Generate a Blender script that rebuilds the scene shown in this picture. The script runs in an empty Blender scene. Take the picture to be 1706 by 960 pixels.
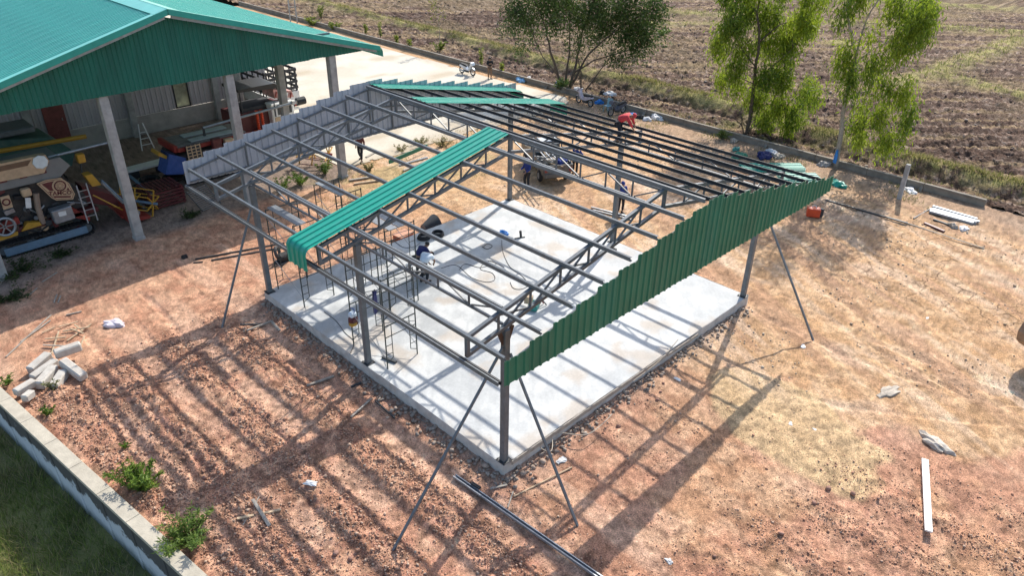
import bpy, bmesh, math, random
import numpy as np
from mathutils import Vector, Matrix, Euler

random.seed(7); rng = np.random.default_rng(7)
scene = bpy.context.scene
C = scene.collection
R = math.radians

# ------------------------------------------------------------------ camera, sky, sun, exposure
CAMP = np.array([-11.0788, -11.0557, 15.1546]); YAW, PITCH, ROLL, FPX = 0.775163, 0.526022, 0.017483, 1232.14
fwd = np.array([math.cos(YAW)*math.cos(PITCH), math.sin(YAW)*math.cos(PITCH), -math.sin(PITCH)])
rt0 = np.array([math.sin(YAW), -math.cos(YAW), 0.]); up0 = np.cross(rt0, fwd)
rt = rt0*math.cos(ROLL)+up0*math.sin(ROLL); up = -rt0*math.sin(ROLL)+up0*math.cos(ROLL)
cam = bpy.data.cameras.new('camera'); camo = bpy.data.objects.new('camera', cam); C.objects.link(camo)
cam.sensor_width = 36; cam.lens = FPX/1706*36; cam.clip_start = .1; cam.clip_end = 2000
m = Matrix(((rt[0], up[0], -fwd[0], CAMP[0]), (rt[1], up[1], -fwd[1], CAMP[1]), (rt[2], up[2], -fwd[2], CAMP[2]), (0, 0, 0, 1)))
camo.matrix_world = m
scene.camera = camo
SUNEL, SUNAZ = R(40.3), R(19.0)          # azimuth of the sun counted from +x towards +y
w = bpy.data.worlds.new('World'); scene.world = w; w.use_nodes = True
nt = w.node_tree; bg = nt.nodes['Background']
sky = nt.nodes.new('ShaderNodeTexSky'); sky.sky_type = 'NISHITA'; sky.sun_disc = False
sky.sun_elevation = SUNEL; sky.sun_rotation = R(90)-SUNAZ; sky.dust_density = 1.6
nt.links.new(sky.outputs[0], bg.inputs[0]); bg.inputs[1].default_value = .15
sl = bpy.data.lights.new('sun', 'SUN'); sl.energy = 3.7; sl.angle = R(.53); sl.color = (1, .955, .88)
so = bpy.data.objects.new('sun', sl); C.objects.link(so)
sdir = Vector((math.cos(SUNEL)*math.cos(SUNAZ), math.cos(SUNEL)*math.sin(SUNAZ), math.sin(SUNEL)))
so.rotation_euler = sdir.to_track_quat('Z', 'Y').to_euler(); so.location = (30, 10, 40)
scene.view_settings.view_transform = 'Standard'; scene.view_settings.look = 'None'
scene.view_settings.exposure = .66; scene.view_settings.gamma = 1
scene.render.engine = 'CYCLES'

# ------------------------------------------------------------------ places measured on the photograph
def ray(u, v): return fwd + rt*(u-853)/FPX - up*(v-480)/FPX
def at(u, v, z=0.): d = ray(u, v); q = CAMP+d*((z-CAMP[2])/d[2]); return Vector(q)
def on_y(u, v, Y): d = ray(u, v); q = CAMP+d*((Y-CAMP[1])/d[1]); return Vector(q)
def on_x(u, v, X): d = ray(u, v); q = CAMP+d*((X-CAMP[0])/d[0]); return Vector(q)

# ------------------------------------------------------------------ noise
def _h(ix, iy, s):
    ix = ix.astype(np.int64).astype(np.uint64); iy = iy.astype(np.int64).astype(np.uint64)
    n = ix*np.uint64(374761393)+iy*np.uint64(668265263)+np.uint64(s*974634+11)
    n = (n ^ (n >> np.uint64(13)))*np.uint64(1274126177); n = n ^ (n >> np.uint64(16))
    return (n & np.uint64(0xffffff)).astype(np.float64)/float(0xffffff)
def vnoise(x, y, s=0):
    x = np.asarray(x, float); y = np.asarray(y, float)
    ix = np.floor(x); iy = np.floor(y); fx = x-ix; fy = y-iy
    fx = fx*fx*(3-2*fx); fy = fy*fy*(3-2*fy)
    a = _h(ix, iy, s); b = _h(ix+1, iy, s); c = _h(ix, iy+1, s); d = _h(ix+1, iy+1, s)
    return (a*(1-fx)+b*fx)*(1-fy)+(c*(1-fx)+d*fx)*fy
def fbm(x, y, o=4, s=0):
    t = 0; a = .5; n = 0
    for k in range(o): t = t+a*vnoise(x, y, s+k); n += a; a *= .5; x = x*2.03+7.1; y = y*2.03+3.3
    return t/n
def worley(x, y, s=0):
    x = np.asarray(x, float); y = np.asarray(y, float)
    ix = np.floor(x); iy = np.floor(y); best = np.full(x.shape, 9.); bid = np.zeros(x.shape)
    for i in (-1, 0, 1):
        for j in (-1, 0, 1):
            cx = ix+i; cy = iy+j
            px = cx+_h(cx, cy, s+50); py = cy+_h(cx, cy, s+51)
            d = (px-x)**2+(py-y)**2; k = d < best; best = np.where(k, d, best); bid = np.where(k, _h(cx, cy, s+52), bid)
    return np.sqrt(best), bid
def sst(a, b, x): t = np.clip((x-a)/(b-a), 0, 1); return t*t*(3-2*t)

# ------------------------------------------------------------------ materials
MATS = {}
def mat(name, col, rough=.7, metal=0., var=.15, vs=3., bump=0., bs=30., spec=.5, grime=None, gs=1.5, gcol=(.05, .045, .04), trans=0., coat=0., stretch=None):
    if name in MATS: return MATS[name]
    m = bpy.data.materials.new(name); m.use_nodes = True; MATS[name] = m
    n = m.node_tree.nodes; l = m.node_tree.links; b = n['Principled BSDF']
    b.inputs['Roughness'].default_value = rough; b.inputs['Metallic'].default_value = metal
    b.inputs['Specular IOR Level'].default_value = spec; b.inputs['Coat Weight'].default_value = coat
    tc = n.new('ShaderNodeTexCoord'); src = tc.outputs['Object']
    if stretch:
        mp = n.new('ShaderNodeMapping'); mp.inputs['Scale'].default_value = stretch; l.new(src, mp.inputs[0]); src = mp.outputs[0]
    no = n.new('ShaderNodeTexNoise'); no.inputs['Scale'].default_value = vs; no.inputs['Detail'].default_value = 6; no.inputs['Roughness'].default_value = .62
    l.new(src, no.inputs['Vector'])
    rp = n.new('ShaderNodeMapRange'); rp.inputs[1].default_value = .3; rp.inputs[2].default_value = .7
    rp.inputs[3].default_value = 1-var; rp.inputs[4].default_value = 1+var; l.new(no.outputs[0], rp.inputs[0])
    mx = n.new('ShaderNodeMix'); mx.data_type = 'RGBA'; mx.blend_type = 'MULTIPLY'; mx.inputs[0].default_value = 1
    mx.inputs[6].default_value = (*col, 1); l.new(rp.outputs[0], mx.inputs[7]); out = mx.outputs[2]
    if grime:
        g2 = n.new('ShaderNodeTexNoise'); g2.inputs['Scale'].default_value = gs; g2.inputs['Detail'].default_value = 8; g2.inputs['Roughness'].default_value = .7
        l.new(src, g2.inputs['Vector'])
        r2 = n.new('ShaderNodeMapRange'); r2.inputs[1].default_value = .5; r2.inputs[2].default_value = .72; r2.inputs[4].default_value = grime; l.new(g2.outputs[0], r2.inputs[0])
        m2 = n.new('ShaderNodeMix'); m2.data_type = 'RGBA'; l.new(r2.outputs[0], m2.inputs[0]); l.new(out, m2.inputs[6]); m2.inputs[7].default_value = (*gcol, 1); out = m2.outputs[2]
    l.new(out, b.inputs['Base Color'])
    if bump:
        bn = n.new('ShaderNodeTexNoise'); bn.inputs['Scale'].default_value = bs; bn.inputs['Detail'].default_value = 5; l.new(src, bn.inputs['Vector'])
        bp = n.new('ShaderNodeBump'); bp.inputs['Strength'].default_value = bump; bp.inputs['Distance'].default_value = .03; l.new(bn.outputs[0], bp.inputs['Height']); l.new(bp.outputs[0], b.inputs['Normal'])
    if trans:
        tr = n.new('ShaderNodeBsdfTranslucent'); l.new(out, tr.inputs[0]); ms = n.new('ShaderNodeMixShader'); ms.inputs[0].default_value = trans
        l.new(b.outputs[0], ms.inputs[1]); l.new(tr.outputs[0], ms.inputs[2]); l.new(ms.outputs[0], n['Material Output'].inputs[0])
    return m
def vmat(name, rough=.95, fine=22., fvar=.3, bump=.6, bs=28., cracks=None, trans=0., spec=.2, nlo=.3, bd=.05):
    """earth-like material: colour comes from the vertex colours of the sheet, fine grain from noise"""
    m = bpy.data.materials.new(name); m.use_nodes = True; MATS[name] = m
    n = m.node_tree.nodes; l = m.node_tree.links; b = n['Principled BSDF']; b.inputs['Roughness'].default_value = rough; b.inputs['Specular IOR Level'].default_value = spec
    a = n.new('ShaderNodeVertexColor'); a.layer_name = 'col'; tc = n.new('ShaderNodeTexCoord')
    no = n.new('ShaderNodeTexNoise'); no.inputs['Scale'].default_value = fine; no.inputs['Detail'].default_value = 8; no.inputs['Roughness'].default_value = .7; l.new(tc.outputs['Object'], no.inputs['Vector'])
    rp = n.new('ShaderNodeMapRange'); rp.inputs[1].default_value = nlo; rp.inputs[2].default_value = 1-nlo; rp.inputs[3].default_value = 1-fvar; rp.inputs[4].default_value = 1+fvar; l.new(no.outputs[0], rp.inputs[0])
    mx = n.new('ShaderNodeMix'); mx.data_type = 'RGBA'; mx.blend_type = 'MULTIPLY'; mx.inputs[0].default_value = 1; l.new(a.outputs[0], mx.inputs[6]); l.new(rp.outputs[0], mx.inputs[7]); out = mx.outputs[2]
    if cracks:
        at_ = n.new('ShaderNodeAttribute'); at_.attribute_name = 'crack'
        mp = n.new('ShaderNodeMapping'); mp.inputs['Scale'].default_value = (1.15, .9, 1); l.new(tc.outputs['Object'], mp.inputs[0])
        wn = n.new('ShaderNodeTexNoise'); wn.inputs['Scale'].default_value = 1.7; wn.inputs['Detail'].default_value = 4; l.new(mp.outputs[0], wn.inputs['Vector'])
        ad = n.new('ShaderNodeMix'); ad.data_type = 'RGBA'; ad.blend_type = 'ADD'; ad.inputs[0].default_value = .7; l.new(mp.outputs[0], ad.inputs[6]); l.new(wn.outputs[1], ad.inputs[7])
        vo = n.new('ShaderNodeTexVoronoi'); vo.feature = 'DISTANCE_TO_EDGE'; vo.inputs['Scale'].default_value = 1.1; l.new(ad.outputs[2], vo.inputs['Vector'])
        cr = n.new('ShaderNodeMapRange'); cr.inputs[1].default_value = .006; cr.inputs[2].default_value = .03; cr.inputs[3].default_value = .9; cr.inputs[4].default_value = 0; l.new(vo.outputs[0], cr.inputs[0])
        mu = n.new('ShaderNodeMath'); mu.operation = 'MULTIPLY'; l.new(cr.outputs[0], mu.inputs[0]); l.new(at_.outputs[2], mu.inputs[1])
        m2 = n.new('ShaderNodeMix'); m2.data_type = 'RGBA'; l.new(mu.outputs[0], m2.inputs[0]); l.new(out, m2.inputs[6]); m2.inputs[7].default_value = (.12, .07, .04, 1); out = m2.outputs[2]
    l.new(out, b.inputs['Base Color'])
    bn = n.new('ShaderNodeTexNoise'); bn.inputs['Scale'].default_value = bs; bn.inputs['Detail'].default_value = 7; bn.inputs['Roughness'].default_value = .65; l.new(tc.outputs['Object'], bn.inputs['Vector'])
    bp = n.new('ShaderNodeBump'); bp.inputs['Strength'].default_value = bump; bp.inputs['Distance'].default_value = bd; l.new(bn.outputs[0], bp.inputs['Height']); l.new(bp.outputs[0], b.inputs['Normal'])
    if trans:
        tr = n.new('ShaderNodeBsdfTranslucent'); l.new(out, tr.inputs[0]); ms = n.new('ShaderNodeMixShader'); ms.inputs[0].default_value = trans
        l.new(b.outputs[0], ms.inputs[1]); l.new(tr.outputs[0], ms.inputs[2]); l.new(ms.outputs[0], n['Material Output'].inputs[0])
    return m

STEEL = mat('painted_steel', (.13, .145, .155), .46, .0, .25, 6, grime=.35, gs=4, gcol=(.12, .11, .10))
STEEL_L = mat('galvanised_steel', (.34, .36, .38), .4, .6, .2, 5, grime=.3, gs=3, gcol=(.2, .17, .14))
STEEL_D = mat('dark_steel', (.035, .038, .042), .6, .0, .25, 8, grime=.3, gs=5, gcol=(.12, .08, .06))
RUSTY = mat('rusty_steel', (.12, .07, .05), .7, .3, .3, 12)
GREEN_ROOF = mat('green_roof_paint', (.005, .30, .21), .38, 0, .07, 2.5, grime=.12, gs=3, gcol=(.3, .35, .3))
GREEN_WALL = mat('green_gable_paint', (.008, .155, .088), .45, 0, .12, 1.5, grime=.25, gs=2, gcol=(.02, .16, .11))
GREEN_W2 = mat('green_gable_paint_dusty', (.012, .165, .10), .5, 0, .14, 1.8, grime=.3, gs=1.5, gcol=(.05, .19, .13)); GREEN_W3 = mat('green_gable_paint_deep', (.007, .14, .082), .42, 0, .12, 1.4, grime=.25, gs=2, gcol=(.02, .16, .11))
GREY_SHEET = mat('grey_sheet_back', (.40, .42, .46), .5, .1, .1, 2, grime=.2, gs=3, gcol=(.25, .25, .26))
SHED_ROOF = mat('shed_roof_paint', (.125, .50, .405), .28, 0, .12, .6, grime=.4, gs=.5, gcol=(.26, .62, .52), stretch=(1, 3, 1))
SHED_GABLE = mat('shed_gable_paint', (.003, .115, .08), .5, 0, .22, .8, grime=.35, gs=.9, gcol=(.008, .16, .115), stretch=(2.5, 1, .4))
CONC = mat('column_concrete', (.36, .35, .33), .85, 0, .25, 2.2, .25, 30, grime=.5, gs=2, gcol=(.2, .2, .2))
CONC_BLOCK = mat('concrete_block', (.52, .48, .42), .9, 0, .15, 5, .3, 35, grime=.4, gs=4, gcol=(.4, .27, .19))
SLAB = mat('slab_concrete', (.56, .57, .56), .8, 0, .10, 1.1, .15, 25, grime=.42, gs=.55, gcol=(.38, .385, .38))
SLAB_SIDE = mat('slab_side_concrete', (.50, .47, .43), .9, 0, .2, 2.5, .3, 30, grime=.5, gs=2, gcol=(.30, .21, .15))
WOOD = mat('weathered_timber', (.46, .34, .22), .85, 0, .25, 6, .2, 40, stretch=(1, 1, 1))
WOOD_G = mat('grey_timber', (.34, .30, .25), .9, 0, .3, 6, .2, 40)
WHITE = mat('white_paint', (.75, .74, .71), .55, 0, .1, 4, grime=.35, gs=3, gcol=(.4, .35, .28))
BLACK = mat('black_rubber', (.018, .018, .019), .75, 0, .3, 6, grime=.3, gs=5, gcol=(.12, .09, .07))
CREAM = mat('cream_panel', (.52, .36, .22), .5, 0, .15, 4, grime=.3, gs=3, gcol=(.2, .14, .1))
MAROON = mat('maroon_paint', (.11, .02, .022), .5, 0, .25, 4, grime=.35, gs=3, gcol=(.12, .08, .06))
RED = mat('red_paint', (.26, .028, .02), .5, 0, .25, 4, grime=.3, gs=3, gcol=(.15, .08, .06))
ORANGE = mat('orange_red_paint', (.62, .07, .02), .5, 0, .15, 5)
YELLOW = mat('yellow_paint', (.50, .27, .03), .5, 0, .2, 4, grime=.35, gs=4, gcol=(.2, .12, .06))
BLUE = mat('blue_paint', (.03, .08, .28), .5, 0, .25, 4, grime=.3, gs=4, gcol=(.1, .1, .1))
BLUE_BRIGHT = mat('blue_plastic', (.03, .23, .62), .5, 0, .2, 6)
BLUE_GREY = mat('blue_grey_paint', (.13, .2, .27), .55, 0, .2, 4, grime=.3, gs=3, gcol=(.15, .13, .11))
TEAL = mat('teal_plastic', (.03, .24, .20), .5, 0, .2, 6)
GLASS = mat('dirty_glass', (.30, .33, .32), .15, 0, .3, 3, grime=.5, gs=2, gcol=(.3, .27, .2))
BARK = mat('dark_bark', (.10, .075, .055), .95, 0, .35, 8, .5, 30)
BARK_P = mat('pale_bark', (.34, .29, .23), .9, 0, .3, 5, .3, 25)
SKIN = mat('skin', (.30, .17, .11), .6, 0, .08, 10)
DENIM = mat('dark_trousers', (.022, .024, .03), .9, 0, .2, 20)
KHAKI = mat('brown_trousers', (.22, .13, .08), .9, 0, .2, 20)
SHIRT_B = mat('blue_work_shirt', (.012, .035, .20), .85, 0, .2, 15)
SHIRT_N = mat('navy_work_shirt', (.015, .02, .10), .85, 0, .2, 15)
SHIRT_W = mat('pale_blue_shirt', (.62, .70, .78), .85, 0, .1, 15)
SHIRT_R = mat('red_hooded_top', (.58, .045, .05), .85, 0, .15, 15)
SHIRT_K = mat('black_top', (.015, .015, .017), .85, 0, .2, 15)
HAIR = mat('black_hair', (.012, .01, .009), .6, 0, .2, 30)

# ------------------------------------------------------------------ mesh building
class MB:
    def __init__(s): s.v = []; s.f = []
    def add(s, vs, fs):
        k = len(s.v); s.v += [tuple(v) for v in vs]; s.f += [tuple(i+k for i in f) for f in fs]; return s
    def box(s, c, d, rot=None, bev=0.):
        c = Vector(c); hx, hy, hz = d[0]/2, d[1]/2, d[2]/2
        if bev:
            b = min(bev, hx*.9, hy*.9, hz*.9)
            pts = []
            for sx in (-1, 1):
                for sy in (-1, 1):
                    for sz in (-1, 1):
                        pts += [(sx*hx, sy*(hy-b), sz*(hz-b)), (sx*(hx-b), sy*hy, sz*(hz-b)), (sx*(hx-b), sy*(hy-b), sz*hz)]
            return s.hull(pts, c, rot)
        P = [Vector((x, y, z)) for x in (-hx, hx) for y in (-hy, hy) for z in (-hz, hz)]
        if rot is not None: P = [rot @ p for p in P]
        return s.add([p+c for p in P], [(0, 1, 3, 2), (4, 6, 7, 5), (0, 4, 5, 1), (2, 3, 7, 6), (0, 2, 6, 4), (1, 5, 7, 3)])
    def hull(s, pts, c=(0, 0, 0), rot=None):
        bm = bmesh.new(); c = Vector(c)
        for p in pts:
            q = Vector(p); q = rot @ q if rot is not None else q; bm.verts.new(q+c)
        r = bmesh.ops.convex_hull(bm, input=bm.verts)
        bmesh.ops.delete(bm, geom=list({e for e in r['geom_interior']+r['geom_unused'] if isinstance(e, bmesh.types.BMVert)}), context='VERTS')
        bmesh.ops.dissolve_limit(bm, angle_limit=.02, verts=bm.verts, edges=bm.edges)
        bm.verts.index_update(); s.add([v.co.copy() for v in bm.verts], [[v.index for v in f.verts] for f in bm.faces]); bm.free(); return s
    def bar(s, a, b, wx, wz=None, up=(0, 0, 1)):
        """box-section bar from a to b; wx across, wz along up"""
        a = Vector(a); b = Vector(b); wz = wz or wx; d = (b-a); L = d.length; d.normalize(); u = Vector(up)
        if abs(d.dot(u)) > .98: u = Vector((1, 0, 0))
        r = d.cross(u).normalized(); u = r.cross(d).normalized()
        P = [p+r*(i*wx/2)+u*(j*wz/2) for p in (a, b) for i in (-1, 1) for j in (-1, 1)]
        return s.add(P, [(0, 1, 3, 2), (4, 6, 7, 5), (0, 4, 5, 1), (2, 3, 7, 6), (0, 2, 6, 4), (1, 5, 7, 3)])
    def tube(s, pts, rad, n=8, cap=True):
        pts = [Vector(p) for p in pts]; N = len(pts); rad = rad if hasattr(rad, '__len__') else [rad]*N
        u = None; rings = []
        for i, p in enumerate(pts):
            d = (pts[min(i+1, N-1)]-pts[max(i-1, 0)]).normalized()
            if u is None:
                u = Vector((0, 0, 1)) if abs(d.z) < .9 else Vector((1, 0, 0))
            r = d.cross(u)
            if r.length < 1e-4: u = Vector((1, .3, 0)); r = d.cross(u)
            r.normalize(); u = r.cross(d).normalized()
            rings.append([p+(r*math.cos(t)+u*math.sin(t))*rad[i] for t in [2*math.pi*k/n for k in range(n)]])
        vs = [v for r_ in rings for v in r_]; fs = []
        for i in range(N-1):
            for k in range(n): fs.append((i*n+k, i*n+(k+1) % n, (i+1)*n+(k+1) % n, (i+1)*n+k))
        if cap: fs.append(tuple(range(n))[::-1]); fs.append(tuple((N-1)*n+k for k in range(n)))
        return s.add(vs, fs)
    def prism(s, poly, ax, o, t):
        """polygon [(a,b)] in the plane perpendicular to ax ('x','y','z'), extruded from o to o+t along ax"""
        def P(a, b, c): return {'x': (c, a, b), 'y': (a, c, b), 'z': (a, b, c)}[ax]
        n = len(poly); vs = [P(a, b, o) for a, b in poly]+[P(a, b, o+t) for a, b in poly]
        fs = [tuple(range(n))[::-1], tuple(range(n, 2*n))]+[(i, (i+1) % n, n+(i+1) % n, n+i) for i in range(n)]
        return s.add(vs, fs)
    def lathe(s, prof, c, n=16, axis=(0, 0, 1)):
        c = Vector(c); q = Vector((0, 0, 1)).rotation_difference(Vector(axis)); vs = []; fs = []
        for r_, z in prof:
            for k in range(n): t = 2*math.pi*k/n; vs.append(c+q @ Vector((r_*math.cos(t), r_*math.sin(t), z)))
        for i in range(len(prof)-1):
            for k in range(n): fs.append((i*n+k, i*n+(k+1) % n, (i+1)*n+(k+1) % n, (i+1)*n+k))
        return s.add(vs, fs)
    def torus(s, c, R_, r_, axis=(0, 0, 1), n=20, k=8):
        return s.lathe([(R_+r_*math.cos(2*math.pi*i/k), r_*math.sin(2*math.pi*i/k)) for i in range(k+1)], c, n, axis)
    def tf(s, M): s.v = [tuple(M @ Vector(v)) for v in s.v]; return s
    def build(s, name, m, parent=None, smooth=False, loc=None, kind=None):
        me = bpy.data.meshes.new(name); me.from_pydata(s.v, [], s.f)
        if smooth: me.shade_smooth()
        return link(name, me, m, parent, kind=kind)
LOC = {}
def link(name, me, m, parent=None, kind=None):
    o = bpy.data.objects.new(name, me); C.objects.link(o)
    if m is not None and len(me.materials) == 0: me.materials.append(m)
    if parent is not None:
        o.parent = parent
        if parent.name in LOC: o.matrix_parent_inverse = Matrix.Translation(-LOC[parent.name])
    if kind: o['kind'] = kind
    return o
def thing(name, label, cat, loc, group=None):
    o = bpy.data.objects.new(name, None); C.objects.link(o); o.empty_display_size = .2
    o.location = loc; LOC[o.name] = Vector(loc); return tag(o, label, cat, group)
def tag(o, label, cat, group=None):
    o['label'] = label; o['category'] = cat
    if group: o['group'] = group
    return o
def struct(o): o['kind'] = 'structure'; return o
def np_mesh(name, V, F, m, parent=None, col=None, smooth=False, kind=None, attr=None):
    """V (n,3), F (m,k) arrays -> mesh object; col (n,3) vertex colours"""
    me = bpy.data.meshes.new(name); F = np.asarray(F); k = F.shape[1]
    me.vertices.add(len(V)); me.vertices.foreach_set('co', np.asarray(V, np.float32).ravel())
    me.loops.add(F.size); me.loops.foreach_set('vertex_index', F.astype(np.int32).ravel())
    me.polygons.add(len(F)); me.polygons.foreach_set('loop_start', np.arange(0, F.size, k, dtype=np.int32))
    try: me.polygons.foreach_set('loop_total', np.full(len(F), k, np.int32))
    except Exception: pass
    me.update(calc_edges=True); 
    if smooth: me.shade_smooth()
    if col is not None:
        a = me.color_attributes.new('col', 'FLOAT_COLOR', 'POINT'); a.data.foreach_set('color', np.c_[col, np.ones(len(col))].astype(np.float32).ravel())
    for nm, vals in (attr or {}).items():
        a = me.attributes.new(nm, 'FLOAT', 'POINT'); a.data.foreach_set('value', vals.astype(np.float32))
    return link(name, me, m, parent, kind=kind)
def grid_mesh(name, xs, ys, hf, cf, m, keep=None, smooth=True, attr=None):
    X, Y = np.meshgrid(xs, ys, indexing='ij'); Z = hf(X, Y); nx, ny = X.shape
    V = np.stack([X, Y, Z], -1).reshape(-1, 3); i = np.arange(nx*ny).reshape(nx, ny)
    F = np.stack([i[:-1, :-1], i[1:, :-1], i[1:, 1:], i[:-1, 1:]], -1).reshape(-1, 4)
    if keep is not None:
        cx = V[F].mean(1); F = F[keep(cx[:, 0], cx[:, 1])]
        u, inv = np.unique(F, return_inverse=True); F = inv.reshape(F.shape); V = V[u]
        X = X.ravel()[u]; Y = Y.ravel()[u]
    col = cf(V[:, 0], V[:, 1], V[:, 2])
    at_ = {k: f(V[:, 0], V[:, 1]) for k, f in (attr or {}).items()}
    return np_mesh(name, V, F, m, col=col, smooth=smooth, attr=at_)
def mixc(a, b, t): t = np.asarray(t)[:, None]; return np.asarray(a)*(1-t)+np.asarray(b)*t
def axis(*segs):
    o = []
    for a, b, d in segs: o.append(np.arange(a, b-d*.5, d))
    o.append([segs[-1][1]]); return np.concatenate(o)

# ================================================================== SETTING
def wall_x(y): return -7.71-(np.asarray(y)-2.22)*.1236
SX0, SX1, SY0, SY1 = -.15, 13.35, -.15, 13.15          # slab plan
YARD_Y = 23.2
def slab_dist(x, y):
    dx = np.maximum(np.maximum(SX0-x, x-SX1), 0); dy = np.maximum(np.maximum(SY0-y, y-SY1), 0); return np.hypot(dx, dy)
def rough_mask(x, y):
    """1 where loose red clods lie: left of the slab and in front of it"""
    left = sst(.5, -1.5, x)*sst(15.5, 12., y-.15*x)
    front = sst(-.2, -1.2, y)*sst(8.5, 4.5, x+.25*y+3*fbm(x*.3, y*.3, 3, 41)-1.5)
    return np.clip(np.maximum(left, front*(.25+.75*sst(-3.6, -6.5, y+.35*x))), 0, 1)
def lanes(x, y):
    """wheel lanes along y on the left, swinging along the slab in front"""
    u = x+.9*fbm(x*.15, y*.12, 3, 9)
    return .5+.5*np.sin(u*3.3+1.1)
TRACKS = [(16.5, .45, .02, -14, 7), (19.5, .62, .0, -14, 3), (14.2, .30, .035, -14, 4), (-3.4, .05, 0, -12, 20), (-5.5, .02, 0, -9, 19), (22.5, .8, 0, -10, 2), (9.8, .1, .05, -14, -2.5)]
def tracks(x, y):
    d = np.zeros_like(x); tr = np.zeros_like(x)
    for (c0, c1, c2, ya, yb) in TRACKS:
        e = x-(c0+c1*y+c2*y*y)+.5*(fbm(x*.25, y*.25, 2, 66)-.5)
        for off in (-.78, .78):
            k = np.exp(-((e-off)/.17)**4)*sst(ya, ya+2, y)*sst(yb, yb-2, y)*sst(.3, .55, fbm(x*.5+off, y*.35, 3, 67)); d = np.maximum(d, k)
            tr = np.where(k > .2, np.sin(y*21+np.abs(e-off)*26), tr)
    return d, tr
def sand_mask(x, y): return sst(1, .86, np.hypot((x-8.0-.2*(y+4.5))/1.9, (y+4.7)/3.4)+.55*(fbm(x*.8, y*.8, 5, 27)-.5))
def site_h(x, y):
    x = np.asarray(x, float); y = np.asarray(y, float)
    h = .10*(fbm(x*.25, y*.25, 3, 1)-.5)+.03*(fbm(x*1.7, y*1.7, 4, 2)-.5)
    r = rough_mask(x, y); ln = lanes(x, y); rr = r*(.25+.75*ln)
    nearwall = sst(4.2, .6, x-wall_x(y))*sst(15, 12, y); rr = np.maximum(rr, nearwall)
    w1, b1 = worley(x*2.6+fbm(x*3, y*3, 2, 3), y*2.6+fbm(x*3+9, y*3, 2, 4), 5)
    w2, b2 = worley(x*6.5, y*6.5, 8)
    h = h+rr*(.14*np.maximum(0, .55-w1)*(b1 > .35)+.09*np.maximum(0, .6-w2)*(.3+b2)+.10*(fbm(x*4, y*4, 5, 12)-.5))
    h = h+.07*r*(ln-.5)+nearwall*(.22*fbm(x*.9, y*.9, 3, 31)-.02)
    h = h+.09*np.exp(-slab_dist(x, y)/.3)*(.4+.9*fbm(x*3, y*3, 3, 15))*(x < 14)
    # dried wheel ruts on the right
    q = (x*.87-y*.5); rt_ = sst(9, 12, x+.3*y)*sst(15, 6, y)
    h = h+rt_*.035*np.sin(q*5+3*fbm(x*.3, y*.3, 2, 19))*sst(.4, .7, vnoise(q*.5, (x*.5+y*.87)*.12, 77))
    tk, tr = tracks(x, y); h = h-tk*(.045-.014*tr)+.02*np.clip(tk*(1-tk)*4, 0, 1)
    h = h+.055*(fbm(x*5, y*5, 5, 17)-.5)*(.35+1.1*fbm(x*.6, y*.6, 2, 18))+sand_mask(x, y)*(.03+.06*(fbm(x*6, y*6, 3, 68)-.5))
    h = np.where((y > 21.2) & (x < 13), h*.35, h)
    return np.where((x > 10) & (y > 21.5) & (x < 31), h*sst(23.4, 22, y), h)
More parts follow.
